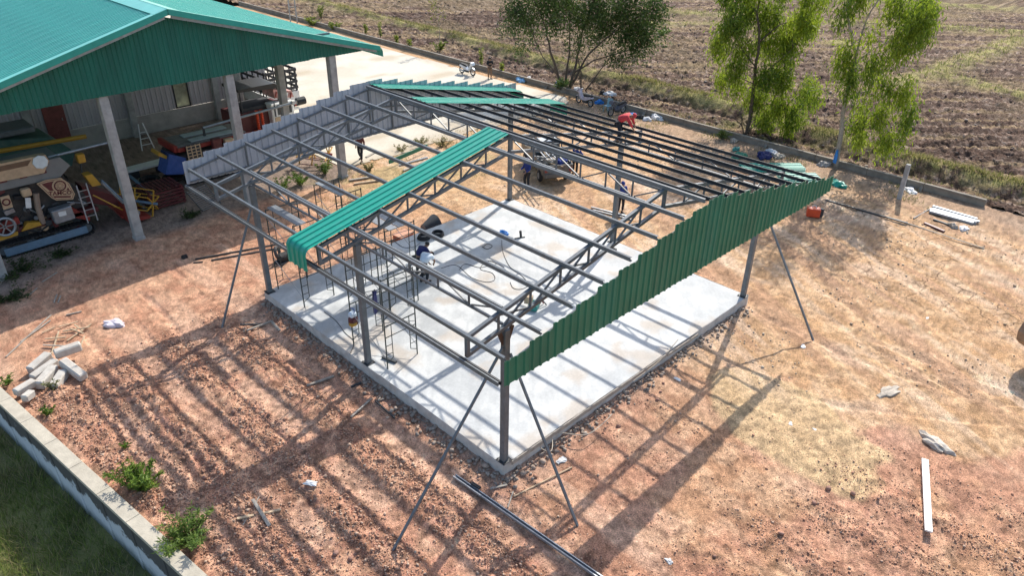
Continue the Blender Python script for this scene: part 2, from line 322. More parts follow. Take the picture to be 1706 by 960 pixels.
def site_c(x, y, z):
    n1 = fbm(x*.45, y*.45, 4, 21); n2 = fbm(x*2.2, y*2.2, 5, 22); n3 = fbm(x*9, y*9, 3, 23)
    red = mixc((.38, .212, .128), (.48, .30, .185), sst(.35, .65, n2))
    red = mixc(red, (.25, .125, .088), .6*sst(.45, .7, n3)*rough_mask(x, y))
    red = mixc(red, (.52, .36, .245), .6*sst(.6, .1, lanes(x, y))*sst(.4, .6, n1)*(x < 1))
    tan = mixc((.42, .275, .14), (.50, .35, .195), sst(.4, .62, n2))
    tan = mixc(tan, (.58, .455, .315), .6*sst(.56, .74, fbm(x*.7+3, y*.35+x*.2, 5, 25)))
    tan = mixc(tan, (.42, .235, .155), .8*sst(.54, .68, fbm(x*.35+11, y*.35, 4, 26))*sst(19, 9, x))
    t = sst(5.0, 9.5, x+.22*y+4*(n1-.5))
    t = np.maximum(t, .45*sst(-.5, -2, y)*sst(-2, 2, x)*sst(.3, .6, fbm(x*.5, y*.5, 4, 35)))
    t = np.where(y > 13.2, sst(4, 13, x+2*(n1-.5)), t)
    c = mixc(red, tan, t)
    # spread sand in front of the E corner
    s = sand_mask(x, y); c = mixc(c, mixc((.45, .335, .175), (.52, .40, .225), n2), .9*s)
    # wheel-marked streaks running to the right
    q = fbm((x*.87-y*.5+.6*fbm(x*.3, y*.3, 3, 30))*1.9, (x*.5+y*.87)*.16, 5, 28); c = mixc(c, (.60, .48, .34), .5*sst(.55, .7, q)*sst(6, 10, x+.3*y)*sst(16, 10, y))
    c = mixc(c, (.35, .22, .135), .6*sst(.5, .36, q)*sst(8, 12, x+.3*y)*sst(16, 10, y))
    tk, tr = tracks(x, y); c = mixc(c, c*1.16+.02, .8*np.clip(tk, 0, 1)); c = mixc(c, c*.8, .5*np.clip(tk*(1-tk)*3, 0, 1))
    # litter-strewn strip by the field wall
    e = sst(26.5, 30, x+2*(n1-.5)); c = mixc(c, mixc((.36, .26, .17), (.24, .19, .13), n2), .75*e*sst(24, 20, y))
    # darker grey-brown ground in and round the shed, weeds
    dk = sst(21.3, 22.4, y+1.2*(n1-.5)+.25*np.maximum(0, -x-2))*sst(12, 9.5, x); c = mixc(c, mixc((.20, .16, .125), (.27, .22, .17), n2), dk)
    c = mixc(c, (.30, .27, .12), .55*sst(.5, .65, fbm(x*.8, y*.8, 4, 29))*sst(16, 18.5, y)*sst(23.6, 22, y)*sst(5, 8, x)*sst(22, 17, x))
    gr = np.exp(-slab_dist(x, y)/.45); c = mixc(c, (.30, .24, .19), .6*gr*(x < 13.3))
    rmk = rough_mask(x, y); k = np.clip(1+(.9+1.1*rmk)*(fbm(x*5, y*5, 5, 24)-.5)+.9*(fbm(x*13, y*13, 3, 34)-.5), .45, 1.5); return np.clip(c*k[:, None]*np.array([1.16, 1.06, 1.08]), 0, .75)
EARTH = vmat('site_earth', .95, 24, .42, .85, 26, cracks=True, nlo=.36, bd=.07)
xs = axis((-12.6, -9, .2), (-9, 6, .055), (6, 15, .085), (15, 22, .16), (22, 31.36, .26)); ys = axis((-20, -11, .16), (-11, 3, .055), (3, 16, .075), (16, 24, .14), (24, 37, .35), (37, 75, 2))
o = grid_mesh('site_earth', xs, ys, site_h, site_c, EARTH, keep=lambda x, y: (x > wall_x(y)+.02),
              attr={'crack': lambda x, y: sst(15.5, 19, x+.1*y)*sst(9, 3, y)*sst(28.5, 26, x)*sst(.38, .58, fbm(x*.3, y*.3, 3, 61))})
struct(o)

# the land under and around everything, out to the horizon
LAND = vmat('open_land', .95, 3, .25, .4, 6)
def land_c(x, y, z): return mixc((.20, .16, .11), (.16, .17, .075), sst(.45, .6, fbm(x*.05, y*.05, 4, 71)))
o = grid_mesh('ground', np.r_[-900, -400, np.arange(-150, 260, 12.), 500, 1200], np.r_[-900, -400, np.arange(-150, 260, 12.), 500, 1200], lambda x, y: -2.1+0*x, land_c, LAND); struct(o)

# ploughed field behind the low wall
def bund_x(y): return 37.6+.03*(y-25)*(y > 25)-2.2*sst(16, 3, y)
def bunds(x, y):
    d = np.exp(-((x-bund_x(y)-.8*(fbm(x*.2, y*.2, 3, 81)-.5))/.85)**2)
    for (ax, ay, bx, by, wd, am) in BUNDS:
        L = math.hypot(bx-ax, by-ay); tx, ty = (bx-ax)/L, (by-ay)/L
        s = (x-ax)*tx+(y-ay)*ty; e = (x-ax)*-ty+(y-ay)*tx+1.2*(fbm(x*.15, y*.15, 3, 82)-.5)
        d = np.maximum(d, am*np.exp(-(e/wd)**2)*sst(-1, 1, s)*sst(L+1, L-1, s))
    return d
def gp(u, v): q = at(u, v); return q.x, q.y
BUNDS = [(*gp(1500, 142), *gp(1706, 62), 1.3, .8), (*gp(1540, 120), *gp(1800, 180), 1.1, .9), (*gp(1100, 18), *gp(1800, 60), 1.6, .8),
         (*gp(1060, 40), *gp(1200, 38), 1.3, .6), (*gp(1380, 68), *gp(1420, 80), 1.5, .8), (*gp(420, -30), *gp(600, 20), 1.5, .6), (*gp(1340, -4), *gp(1810, 20), 1.5, .9)]
def field_h(x, y):
    fr = .5+.5*np.sin((x*.71+y*.70)*4.2+3*fbm(x*.12, y*.12, 3, 84))
    w1, b1 = worley(x*1.5+1.2*fbm(x, y, 2, 85), y*1.5+1.2*fbm(x+5, y, 2, 86), 87); w2, b2 = worley(x*3.6, y*3.6, 88)
    b = bunds(x, y); pl = 1-.85*np.clip(b*1.6, 0, 1)
    h = -.30+pl*(.15*fr*vnoise(x*.3, y*.3, 90)+.20*np.maximum(0, .62-w1)*(.15+b1)+.22*np.maximum(0, .6-w2)*(.2+b2)+.34*(.5-np.abs(2*fbm(x*2.4, y*2.4, 4, 89)-1))+.22*(fbm(x*5.5, y*5.5, 3, 83)-.5))
    h = h+.55*b*(.5+.9*fbm(x*.35, y*.35, 3, 98))+.08*b*fbm(x*2, y*2, 3, 91)
    dt = np.exp(-((x-bund_x(y)+1.55)/.6)**2)*sst(46, 36, y); h = h-.40*dt          # ditch on the near side of the bund
    return h+.22*sst(33.4, 31.4, x)*(.6+.6*fbm(x*1.2, y*1.2, 3, 92))
def field_c(x, y, z):
    n1 = fbm(x*.12, y*.12, 4, 93); n2 = fbm(x*1.6, y*1.6, 4, 94); n3 = fbm(x*4.5, y*4.5, 3, 95)
    a_ = x*.71+y*.70; fs = fbm(a_*1.4+.8*fbm(x*.2, y*.2, 3, 99), (x*.70-y*.71)*.12, 4, 100)
    c = mixc((.12, .083, .066), (.19, .138, .108), sst(.35, .68, n2)); c = mixc(c, (.33, .275, .235), .85*sst(.58, .66, n3)); c = mixc(c, (.07, .047, .037), .75*sst(.44, .3, n3)); c = mixc(c, (.30, .235, .14), .65*sst(.54, .64, fs)); c = mixc(c, (.08, .052, .04), .7*sst(.48, .37, fs))
    c = mixc(c, (.24, .20, .12), .45*sst(.52, .72, n1))
    b = np.clip(bunds(x, y)*1.3, 0, 1)*sst(.34, .6, n2+.05); c = mixc(c, mixc((.21, .23, .075), (.33, .29, .14), n3), b)
    c = mixc(c, (.20, .22, .07), .6*sst(.5, .66, fbm(x*.4, y*.4, 4, 96))*sst(37, 33, x)*sst(4, 10, y)*sst(20, 15, y))
    return c*np.array([1.08, .97, .88])*np.clip(1+1.3*(fbm(x*2.5, y*2.5, 3, 97)-.5), .6, 1.4)[:, None]
FIELD = vmat('ploughed_soil', .95, 8, .5, 1., 10, nlo=.36, bd=.14)
o = grid_mesh('ploughed_field', axis((31.3, 44, .10), (44, 62, .16), (62, 100, .36), (100, 170, 3)), axis((-45, -8, .4), (-8, 30, .11), (30, 55, .17), (55, 120, .5), (120, 190, 4)), field_h, field_c, FIELD, smooth=False); struct(o)

# rough grass land outside the near wall
def verge_h(x, y): return -1.5+.25*(fbm(x*.5, y*.5, 4, 101)-.5)+.1*(fbm(x*3, y*3, 3, 102)-.5)
def verge_c(x, y, z): return mixc(mixc((.12, .13, .055), (.24, .24, .09), sst(.35, .65, fbm(x*1.3, y*1.3, 4, 103))), (.25, .22, .11), .6*sst(.52, .7, fbm(x*.6, y*.6, 3, 104)))
VERGE = vmat('verge_soil', .95, 20, .3, .6, 30)
o = grid_mesh('grass_verge', np.arange(-26, -6.9, .14), np.arange(-12, 26, .14), verge_h, verge_c, VERGE, keep=lambda x, y: x < wall_x(y)-.05); struct(o)

# concrete yard beyond the frame
def yard_c(x, y, z):
    n = fbm(x*.5, y*.5, 5, 111); c = mixc((.54, .475, .375), (.60, .55, .45), sst(.35, .65, n)); c = mixc(c, (.40, .31, .20), .6*sst(.55, .72, fbm(x*.25, y*.6, 4, 112)))
    return mixc(c, (.40, .30, .19), .6*sst(24.5, 23.2, y+1.5*(n-.5)))
YARD = vmat('yard_concrete', .85, 8, .1, .15, 30)
o = grid_mesh('concrete_yard', np.arange(10.2, 30.31, .25), np.r_[np.arange(22.4, 30, .2), np.arange(30, 75, .6)], lambda x, y: .035+0*x, yard_c, YARD,
              keep=lambda x, y: (y > YARD_Y-.2+1.3*(fbm(x*.5, y*.3, 4, 113)-.5)+.8*sst(29, 30.3, x)) & (x < 29.6+.8*fbm(x*.3, y*.4, 3, 114))); struct(o)

# low wall between yard and field: pieces of cast wall end to end with stub posts
def low_wall():
    t = thing('low_boundary_wall', 'long low grey concrete wall between the building site and the ploughed field', 'wall', (31.15, 28, -.35))
    y = -3.7; k = 0
    CAPM = mat('low_wall_concrete', (.25, .215, .17), .9, 0, .25, 2, .3, 20, grime=.6, gs=1.3, gcol=(.12, .10, .08))
    while y < 74:
        L = 3.05; mb = MB(); j = random.uniform(-.02, .02)
        mb.box((31.15+j, y+L/2, -.02+random.uniform(-.02, .02)), (.12, L-.02, .68), rot=Matrix.Rotation(random.uniform(-.012, .012), 3, 'X'), bev=.015); mb.build('wall_panel', CAPM, t)
        b = MB().box((31.15+j, y+L/2, .355), (.2, L-.03, .08), bev=.015); b.build('wall_cap', CAPM, t)
        if k % 3 == 1 and y < 30:
            MB().add([(30.95, y, -.3), (30.4, y, -.3), (30.95, y, .22), (30.95, y+.16, -.3), (30.4, y+.16, -.3), (30.95, y+.16, .22)], [(0, 1, 2), (3, 5, 4), (0, 3, 4, 1), (1, 4, 5, 2), (0, 2, 5, 3)]).tf(Matrix.Translation((.14, 0, 0))).build('wall_buttress', CAPM, t)
        y += L; k += 1
low_wall()

# rendered wall at the near left edge: posts, infill panels, cap
def near_wall():
    t = thing('rendered_boundary_wall', 'pale stained rendered wall with a flat concrete cap beside the grassy verge', 'wall', (wall_x(5), 5, -1.1))
    PAN = bpy.data.materials.new('stained_render'); PAN.use_nodes = True; n_ = PAN.node_tree.nodes; l_ = PAN.node_tree.links; tc = n_.new('ShaderNodeTexCoord'); sx_ = n_.new('ShaderNodeSeparateXYZ'); l_.new(tc.outputs['Object'], sx_.inputs[0])
    no_ = n_.new('ShaderNodeTexNoise'); no_.inputs['Scale'].default_value = 2.4; no_.inputs['Detail'].default_value = 7; no_.inputs['Roughness'].default_value = .65; l_.new(tc.outputs['Object'], no_.inputs['Vector'])
    mr = n_.new('ShaderNodeMath'); mr.operation = 'MULTIPLY_ADD'; mr.inputs[1].default_value = 1.5; l_.new(no_.outputs[0], mr.inputs[0]); l_.new(sx_.outputs[2], mr.inputs[2])   # dark band below the cap: its shade painted in with run-off stain, ragged edge
    rp_ = n_.new('ShaderNodeMapRange'); rp_.inputs[1].default_value = .12; rp_.inputs[2].default_value = .24; rp_.inputs[4].default_value = .92; l_.new(mr.outputs[0], rp_.inputs[0])
    mx_ = n_.new('ShaderNodeMix'); mx_.data_type = 'RGBA'; mx_.inputs[6].default_value = (.52, .55, .58, 1); mx_.inputs[7].default_value = (.045, .04, .035, 1); l_.new(rp_.outputs[0], mx_.inputs[0])
    lo_ = n_.new('ShaderNodeMapRange'); lo_.inputs[1].default_value = .05; lo_.inputs[2].default_value = -.55; lo_.inputs[4].default_value = .75; m0 = n_.new('ShaderNodeMath'); m0.operation = 'MULTIPLY_ADD'; m0.inputs[1].default_value = .9; l_.new(no_.outputs[0], m0.inputs[0]); m1 = n_.new('ShaderNodeMath'); m1.operation = 'ADD'; m1.inputs[1].default_value = .55; l_.new(sx_.outputs[2], m1.inputs[0]); l_.new(m1.outputs[0], m0.inputs[2]); l_.new(m0.outputs[0], lo_.inputs[0])
    m2_ = n_.new('ShaderNodeMix'); m2_.data_type = 'RGBA'; m2_.inputs[7].default_value = (.10, .12, .06, 1); l_.new(lo_.outputs[0], m2_.inputs[0]); l_.new(mx_.outputs[2], m2_.inputs[6]); l_.new(m2_.outputs[2], n_['Principled BSDF'].inputs['Base Color']); n_['Principled BSDF'].inputs['Roughness'].default_value = .9
    CAP = mat('wall_cap_concrete', (.47, .42, .33), .9, 0, .15, 3, .3, 25, grime=.4, gs=2, gcol=(.28, .24, .18)); 
    ang = math.atan2(.1236, 1); rot = Matrix.Rotation(ang, 3, 'Z'); L = 1.52
    for k in range(-10, 14):
        y = 2.2+k*L; c = Vector((float(wall_x(y+L/2))-.18, y+L/2, 0))
        MB().box(c+Vector((-.08, 0, -.78)), (.10, L-.14, 1.95), rot).build('wall_panel', PAN, t)
        p = Vector((float(wall_x(y))-.215, y, -.78)); MB().box(p, (.24, .15, 1.95), rot, bev=.012).build('wall_post', PAN, t)
        MB().box(c+Vector((0, 0, .245)), (.38, L-.002, .12), rot, bev=.006).build('wall_cap', CAP, t)
near_wall()

# ------------------------------------------------------------------ loose stones
def stone_mesh(seed, n=1):
    bm = bmesh.new(); bmesh.ops.create_icosphere(bm, subdivisions=n, radius=1); r = random.Random(seed)
    for v in bm.verts: v.co *= r.uniform(.62, 1.2); v.co.z *= .72
    bm.verts.index_update(); V = np.array([v.co for v in bm.verts]); F = np.array([[v.index for v in f.verts] for f in bm.faces]); bm.free(); return V, F
SM = [stone_mesh(i) for i in range(6)]
def scatter(name, label, cat, P, S, cols, mat_, hf):
    n = len(P); B = np.array([V for V, F in SM])[np.arange(n) % len(SM)]; a = rng.uniform(0, 6.28, (n, 1)); c, s = np.cos(a), np.sin(a); st = rng.uniform(.7, 1.3, (n, 1)); S = np.asarray(S)[:, None]
    W = np.stack([(B[:, :, 0]*c-B[:, :, 1]*s)*st*S+P[:, :1], (B[:, :, 0]*s+B[:, :, 1]*c)*S+P[:, 1:2], B[:, :, 2]*S+(np.asarray(hf)[:, None]+S*.25)], -1)
    F = (SM[0][1][None]+8*np.arange(n)[:, None, None]).reshape(-1, 3)
    o = np_mesh(name, W.reshape(-1, 3), F, mat_, col=np.repeat(cols, 8, 0), kind='stuff'); o['label'] = label; o['category'] = cat; return o
STONE = vmat('loose_stone', .95, 30, .2, .4, 60)
def low_stone(seed):
    r = np.random.default_rng(seed); V = np.array([(a, b, c) for a in (-.7, .7) for b in (-.7, .7) for c in (-.5, .55)])*r.uniform(.55, 1.25, (8, 3))
    return V, np.array([(0, 1, 3), (0, 3, 2), (4, 6, 7), (4, 7, 5), (0, 4, 5), (0, 5, 1), (2, 3, 7), (2, 7, 6), (0, 2, 6), (0, 6, 4), (1, 5, 7), (1, 7, 3)])
SM = [low_stone(i) for i in range(12)]
N = 330000; px = rng.uniform(-9, 12, N); py = rng.uniform(-12, 14, N)
rm = np.maximum(rough_mask(px, py)*(.12+.88*lanes(px, py)), sst(4.2, .6, px-wall_x(py))*sst(15, 12, py)); keep = (rng.uniform(0, 1, N) < rm*np.clip(1.9*fbm(px*.7, py*.7, 3, 121)-.3, .12, 1)) & (slab_dist(px, py) > .1) & (px > wall_x(py)+.25)
px, py = px[keep][:75000], py[keep][:75000]; N = len(px); S = np.clip(rng.lognormal(-4.15, .5, N)*np.where((py < -1) & (px > -1), .75, 1), .007, np.where((py < -1) & (px > -1), .045, .08))
cc = mixc((.49, .28, .185), (.37, .20, .135), rng.uniform(0, 1, N)); cc = mixc(cc, (.60, .45, .33), rng.uniform(0, .8, N)*(rng.uniform(0, 1, N) > .6))
scatter('gravel', 'loose red brown gravel and soil crumbs beside the slab', 'gravel', np.c_[px, py], S, cc, STONE, site_h(px, py))
# stones banked against the slab foot
N = 900; e = rng.uniform(0, 1, N); off = .05+np.abs(rng.normal(0, .22, N)); side = rng.uniform(0, 1, N) < .6
px = np.where(side, SX0-off, rng.uniform(-.3, 13.3, N)); py = np.where(side, rng.uniform(-.4, 13, N), SY0-off); S = np.clip(rng.lognormal(-3.1, .5, N), .015, .08)
cc = mixc((.28, .22, .18), (.40, .33, .27), rng.uniform(0, 1, N))
scatter('rubble', 'grey stones and rubble banked along the foot of the slab', 'rubble', np.c_[px, py], S, cc, STONE, site_h(px, py))
N = 14000; px = rng.uniform(31.6, 75, N)**1.; py = rng.uniform(-14, 75, N); k = (bunds(px, py) < .3) & (rng.uniform(0, 1, N) < np.clip(1.5*fbm(px*.4, py*.4, 3, 123)-.1, .1, 1)*np.clip(1.6-px/60, .25, 1)); px, py = px[k], py[k]; N = len(px)
cc = mixc((.15, .105, .082), (.30, .25, .21), rng.uniform(0, 1, N)**2); scatter('field_clods', 'turned clods of dry soil on the ploughed field', 'clods', np.c_[px, py], np.clip(rng.lognormal(-2.8, .4, N), .03, .13), cc, STONE, field_h(px, py)-.04)
N = 9000; px = rng.uniform(9, 29, N); py = rng.uniform(-11, 20, N); k = (slab_dist(px, py) > .2) & (rng.uniform(0, 1, N) < sst(.45, .7, fbm(px*.35, py*.35, 4, 124))); px, py = px[k], py[k]; N = len(px)
scatter('small_stones', 'small stones scattered over the dry tan ground', 'stones', np.c_[px, py], np.clip(rng.lognormal(-4.0, .5, N), .01, .07), mixc((.34, .24, .16), (.55, .46, .36), rng.uniform(0, 1, N)), STONE, site_h(px, py))
# bigger rocks that can be told apart
ROCK = mat('rock', (.36, .27, .21), .95, 0, .3, 6, .4, 30)
ROCK_R = mat('red_clod', (.30, .165, .12), .95, 0, .3, 6, .4, 30)
def rock(u, v, r, m_, label, group=None):
    q = at(u, v); V, F = stone_mesh(random.randint(0, 9999), 1); z = float(site_h(np.array([q.x]), np.array([q.y]))[0])
    a = random.uniform(0, 6.28); M = Matrix.Translation((q.x, q.y, z+r*.3)) @ Matrix.Rotation(a, 4, 'Z') @ Matrix.Diagonal((r*1.15, r*.9, r, 1))
    o = np_mesh('rock', np.array([M @ Vector(p) for p in V]), F, m_); return tag(o, label, 'rock', group)
for u, v in [(798, 770), (812, 782), (823, 778), (805, 756), (742, 700), (752, 712), (735, 690), (722, 705), (688, 642), (700, 655), (668, 622), (655, 610), (540, 552), (575, 585), (850, 800), (870, 790), (885, 780), (902, 772)]:
    rock(u+random.uniform(-4, 4), v+random.uniform(-3, 3), random.uniform(.07, .14), ROCK, 'fist to head sized grey stone lying against the slab foot', 'stones along the slab foot')
for u, v in [(470, 915), (484, 928), (560, 925), (584, 934), (390, 690), (205, 650), (232, 660), (262, 700), (150, 690), (170, 720), (300, 760), (340, 800), (1095, 668), (1100, 655), (1030, 712), (1105, 640), (1380, 815), (1420, 825), (1462, 835), (1300, 895), (1190, 930), (1355, 840)]:
    rock(u, v, random.uniform(.05, .10), ROCK_R, 'large reddish clod of earth on the churned ground', 'large clods on churned ground')

# ================================================================== SLAB AND STEEL FRAME
ZS = .43
def build_slab():
    t = thing('concrete_slab', 'large pale raised concrete floor slab under the unfinished steel frame', 'slab', (6.6, 6.5, 0))
    xs_ = np.linspace(SX0, SX1, 120); ys_ = np.linspace(SY0, SY1, 120); X, Y = np.meshgrid(xs_, ys_, indexing='ij')
    ed = np.minimum(np.minimum(X-SX0, SX1-X), np.minimum(Y-SY0, SY1-Y)); w_ = .035*(fbm(X*1.3, Y*1.3, 3, 131)-.5)*sst(.3, 0, ed)
    Xw = X+np.where((X-SX0 < .3), w_, 0); Yw = Y+np.where((Y-SY0 < .3), w_, 0)
    Z = ZS+.012*(fbm(X*.8, Y*.8, 3, 132)-.5)-.02*sst(.06, 0, ed)*fbm(X*2, Y*2, 3, 133)
    i = np.arange(120*120).reshape(120, 120); F = np.stack([i[:-1, :-1], i[1:, :-1], i[1:, 1:], i[:-1, 1:]], -1).reshape(-1, 4)
    V = np.stack([Xw, Yw, Z], -1).reshape(-1, 3); x, y = V[:, 0], V[:, 1]
    n = fbm(x*.55, y*.55, 5, 134); n2 = fbm(x*2.5, y*2.5, 5, 135)
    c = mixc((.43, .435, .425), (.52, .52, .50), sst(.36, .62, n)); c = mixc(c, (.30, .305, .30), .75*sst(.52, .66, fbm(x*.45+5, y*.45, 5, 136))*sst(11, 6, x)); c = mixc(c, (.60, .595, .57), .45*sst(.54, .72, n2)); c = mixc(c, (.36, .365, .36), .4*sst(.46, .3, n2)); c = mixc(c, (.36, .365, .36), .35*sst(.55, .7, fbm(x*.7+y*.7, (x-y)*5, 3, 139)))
    c = mixc(c, (.42, .34, .26), .6*sst(.56, .72, fbm(x*.9, y*.9, 4, 137)))
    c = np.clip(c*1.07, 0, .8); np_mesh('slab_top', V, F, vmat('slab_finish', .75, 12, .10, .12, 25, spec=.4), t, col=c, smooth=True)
    # cast edge: wobbly sides below the top
    mb = MB(); n = 160
    ring = [(SX0+(SX1-SX0)*k/n, SY0, 0, -1) for k in range(n)]+[(SX1, SY0+(SY1-SY0)*k/n, 1, 0) for k in range(n)]+[(SX1-(SX1-SX0)*k/n, SY1, 0, 1) for k in range(n)]+[(SX0, SY1-(SY1-SY0)*k/n, -1, 0) for k in range(n)]
    lv = [ZS-.004, ZS-.05, .28, .12, -.2]; P = []
    for j, z in enumerate(lv):
        for (x, y, nx, ny) in ring:
            d = (-.012, 0, .012, .018, .03)[j]+.022*(float(vnoise(x*3+j*5, y*3, 138))-.5)*(j > 0); P.append((x+nx*d, y+ny*d, z))
    m_ = len(ring); mb.add(P, [(j*m_+k, (j+1)*m_+k, (j+1)*m_+(k+1) % m_, j*m_+(k+1) % m_) for j in range(len(lv)-1) for k in range(m_)])
    mb.build('slab_edge', SLAB_SIDE, t, smooth=True)
    # timber shuttering left on the front edge
    b = MB().bar((.1, SY0-.075, ZS-.03), (7.6, SY0-.085, ZS-.02), .03, .14).build('formwork_board', WOOD_G, t)
    MB().bar((7.7, SY0-.08, ZS-.05), (9.6, SY0-.09, ZS-.08), .03, .1).build('formwork_board', WOOD_G, t)
build_slab()

XR = 6.595; SL = .1993; ZR = 6.97; Y0, Y1 = -1.40, 14.82
def rz(x): return ZR-SL*abs(x-XR)
frame = thing('steel_building_frame', 'grey steel frame of an unfinished gabled shed on the concrete slab, partly sheeted in green', 'building frame', (6.6, 6.5, ZS))
def column(x, y, flare=False):
    mb = MB(); w_ = .18; zt = 4.86
    mb.box((x, y, (ZS+zt)/2), (w_, w_, zt-ZS), bev=.008); c = mb.build('column', STEEL, frame)
    MB().box((x, y, ZS+.012), (.34, .34, .02)).build('base_plate', STEEL_D, c)
    for sx in (-1, 1):
        for sy in (-1, 1): MB().tube([(x+sx*.13, y+sy*.13, ZS+.02), (x+sx*.13, y+sy*.13, ZS+.07)], .014, 6).build('anchor_bolt', STEEL_D, c)
    if flare:
        for s in (-1, 1): MB().bar((x+s*.06, y, zt-.42), (x+s*.24, y, zt+.02), .12, .05, up=(0, 1, 0)).build('column_bracket', RUSTY, c)
for y in (0, 6.5, 13.0):
    for x in (0, 13.19): column(x, y, (x == 0 and y == 0))

def gable_truss(y):
    e = bpy.data.objects.new('roof_truss', None); C.objects.link(e); e.parent = frame; e.matrix_parent_inverse = Matrix.Translation(-LOC[frame.name]); e.empty_display_size = .1
    xl, xr = -1.30, 14.49; dt, db = .18, .74
    CH = STEEL
    for s, xe in ((-1, xl), (1, xr)):
        x0 = XR+s*.03
        MB().bar((x0, y, rz(x0)-dt), (xe, y, rz(xe)-dt), .1, .1).build('top_chord', CH, e)
        MB().bar((x0, y, rz(x0)-db), (xe, y, rz(xe)-db+.05), .1, .1).build('bottom_chord', CH, e)
        MB().bar((xe, y, rz(xe)-dt+.05), (xe, y, rz(xe)-db), .098, .098).build('end_post', CH, e)
        n = 7; st = (XR+1.30)/n; prev = None
        for k in range(1, n+1):
            x = XR+s*k*1.1414
            if k < n:
                MB().bar((x, y, rz(x)-dt-.05), (x, y, rz(x)-db+.05), .05, .05).build('web', CH, e)
                xa = XR+s*(k+1)*1.1414 if k % 2 else XR+s*(k-1)*1.1414
                if s*(xa-xe) > 0: xa = xe
                MB().bar((x+(xa-x)*.06, y+.012, rz(x)-dt-.06), (xa-(xa-x)*.06, y+.012, rz(xa)-db+.06), .045, .045).build('web', CH, e)
                xa = XR+s*(k+1)*1.1414
                if k % 2 == 0 and k < n-1: MB().bar((x+(xa-x)*.06, y-.012, rz(x)-dt-.06), (xa-(xa-x)*.06, y-.012, rz(xa)-db+.06), .045, .045).build('web', CH, e)
    MB().bar((XR, y, rz(XR)-dt+.02), (XR, y, rz(XR)-db-.03), .09, .09).build('web', CH, e)
for y in (0, 6.5, 13.0): gable_truss(y)

def wall_truss(x, y0, y1, zt, zb, steps):
    e = bpy.data.objects.new('lattice_beam', None); C.objects.link(e); e.parent = frame; e.matrix_parent_inverse = Matrix.Translation(-LOC[frame.name]); e.empty_display_size = .1
    MB().bar((x, y0, zt), (x, y1, zt), .06, .06).build('top_chord', STEEL, e); MB().bar((x, y0, zb), (x, y1, zb), .06, .06).build('bottom_chord', STEEL, e)
    d = (y1-y0)/steps
    for k in range(steps):
        ya = y0+k*d; yb = ya+d
        if k: MB().bar((x, ya, zb+.03), (x, ya, zt-.03), .045, .045).build('web', STEEL, e)
        p, q = ((ya, zb), (yb, zt)) if k % 2 else ((ya, zt), (yb, zb))
        MB().bar((x+.01, p[0]+.08, p[1]+(.05 if p[1] == zb else -.05)), (x+.01, q[0]-.08, q[1]+(.05 if q[1] == zb else -.05)), .04, .04).build('web', STEEL, e)
for (ya, yb) in ((.12, 6.38), (6.62, 12.88)):
    wall_truss(.0, ya, yb, rz(0)-.21, 4.96, 5); wall_truss(13.19, ya, yb, rz(13.19)-.21, 4.96, 5); wall_truss(XR, ya, yb, ZR-.24, ZR-.78, 6)

def purlin(x, z, op, y0=Y0, y1=Y1, h=.125, b=.055, ang=0., name='purlin', mt=None):
    """C channel along y; web on side -op, open towards op (x direction); z is the top"""
    t_ = .007; mb = MB(); M = Matrix.Translation((x, 0, z)) @ Matrix.Rotation(ang, 4, 'Y')
    ym = (y0+y1)/2; L = y1-y0
    mb.box((-op*(b/2-t_/2), ym, -h/2), (t_, L, h)); mb.box((0, ym, -t_/2), (b, L-.002, t_)); mb.box((0, ym, -h+t_/2), (b, L-.002, t_))
    mb.box((op*(b/2-t_/2), ym, -.014), (t_*.9, L-.004, .024)); mb.box((op*(b/2-t_/2), ym, -h+.014), (t_*.9, L-.004, .024)); mb.tf(M)
    return mb.build(name, mt or STEEL, frame)
sp = (XR+1.394)/7
for k in range(8):
    a = math.atan(SL)
    xl_ = XR-.1-k*sp if k == 0 else XR-k*sp; purlin(xl_, rz(xl_), 1, ang=-a, b=.065, y0=Y0+random.uniform(-.03, .03))
    xr_ = XR+.12 if k == 0 else XR+k*sp; purlin(xr_, rz(xr_), -1, ang=a, b=.055, h=.112, mt=STEEL_D)  # right slope: darker steel colour stands in for shade inside the open channels
for xx, op in ((-1.62, 1), (14.8, -1)):
    purlin(xx, 4.80, op, h=.1, b=.05, name='eave_rail'); purlin(xx+op*.085, 4.79, -op, h=.1, b=.05, name='eave_rail', mt=STEEL_D)

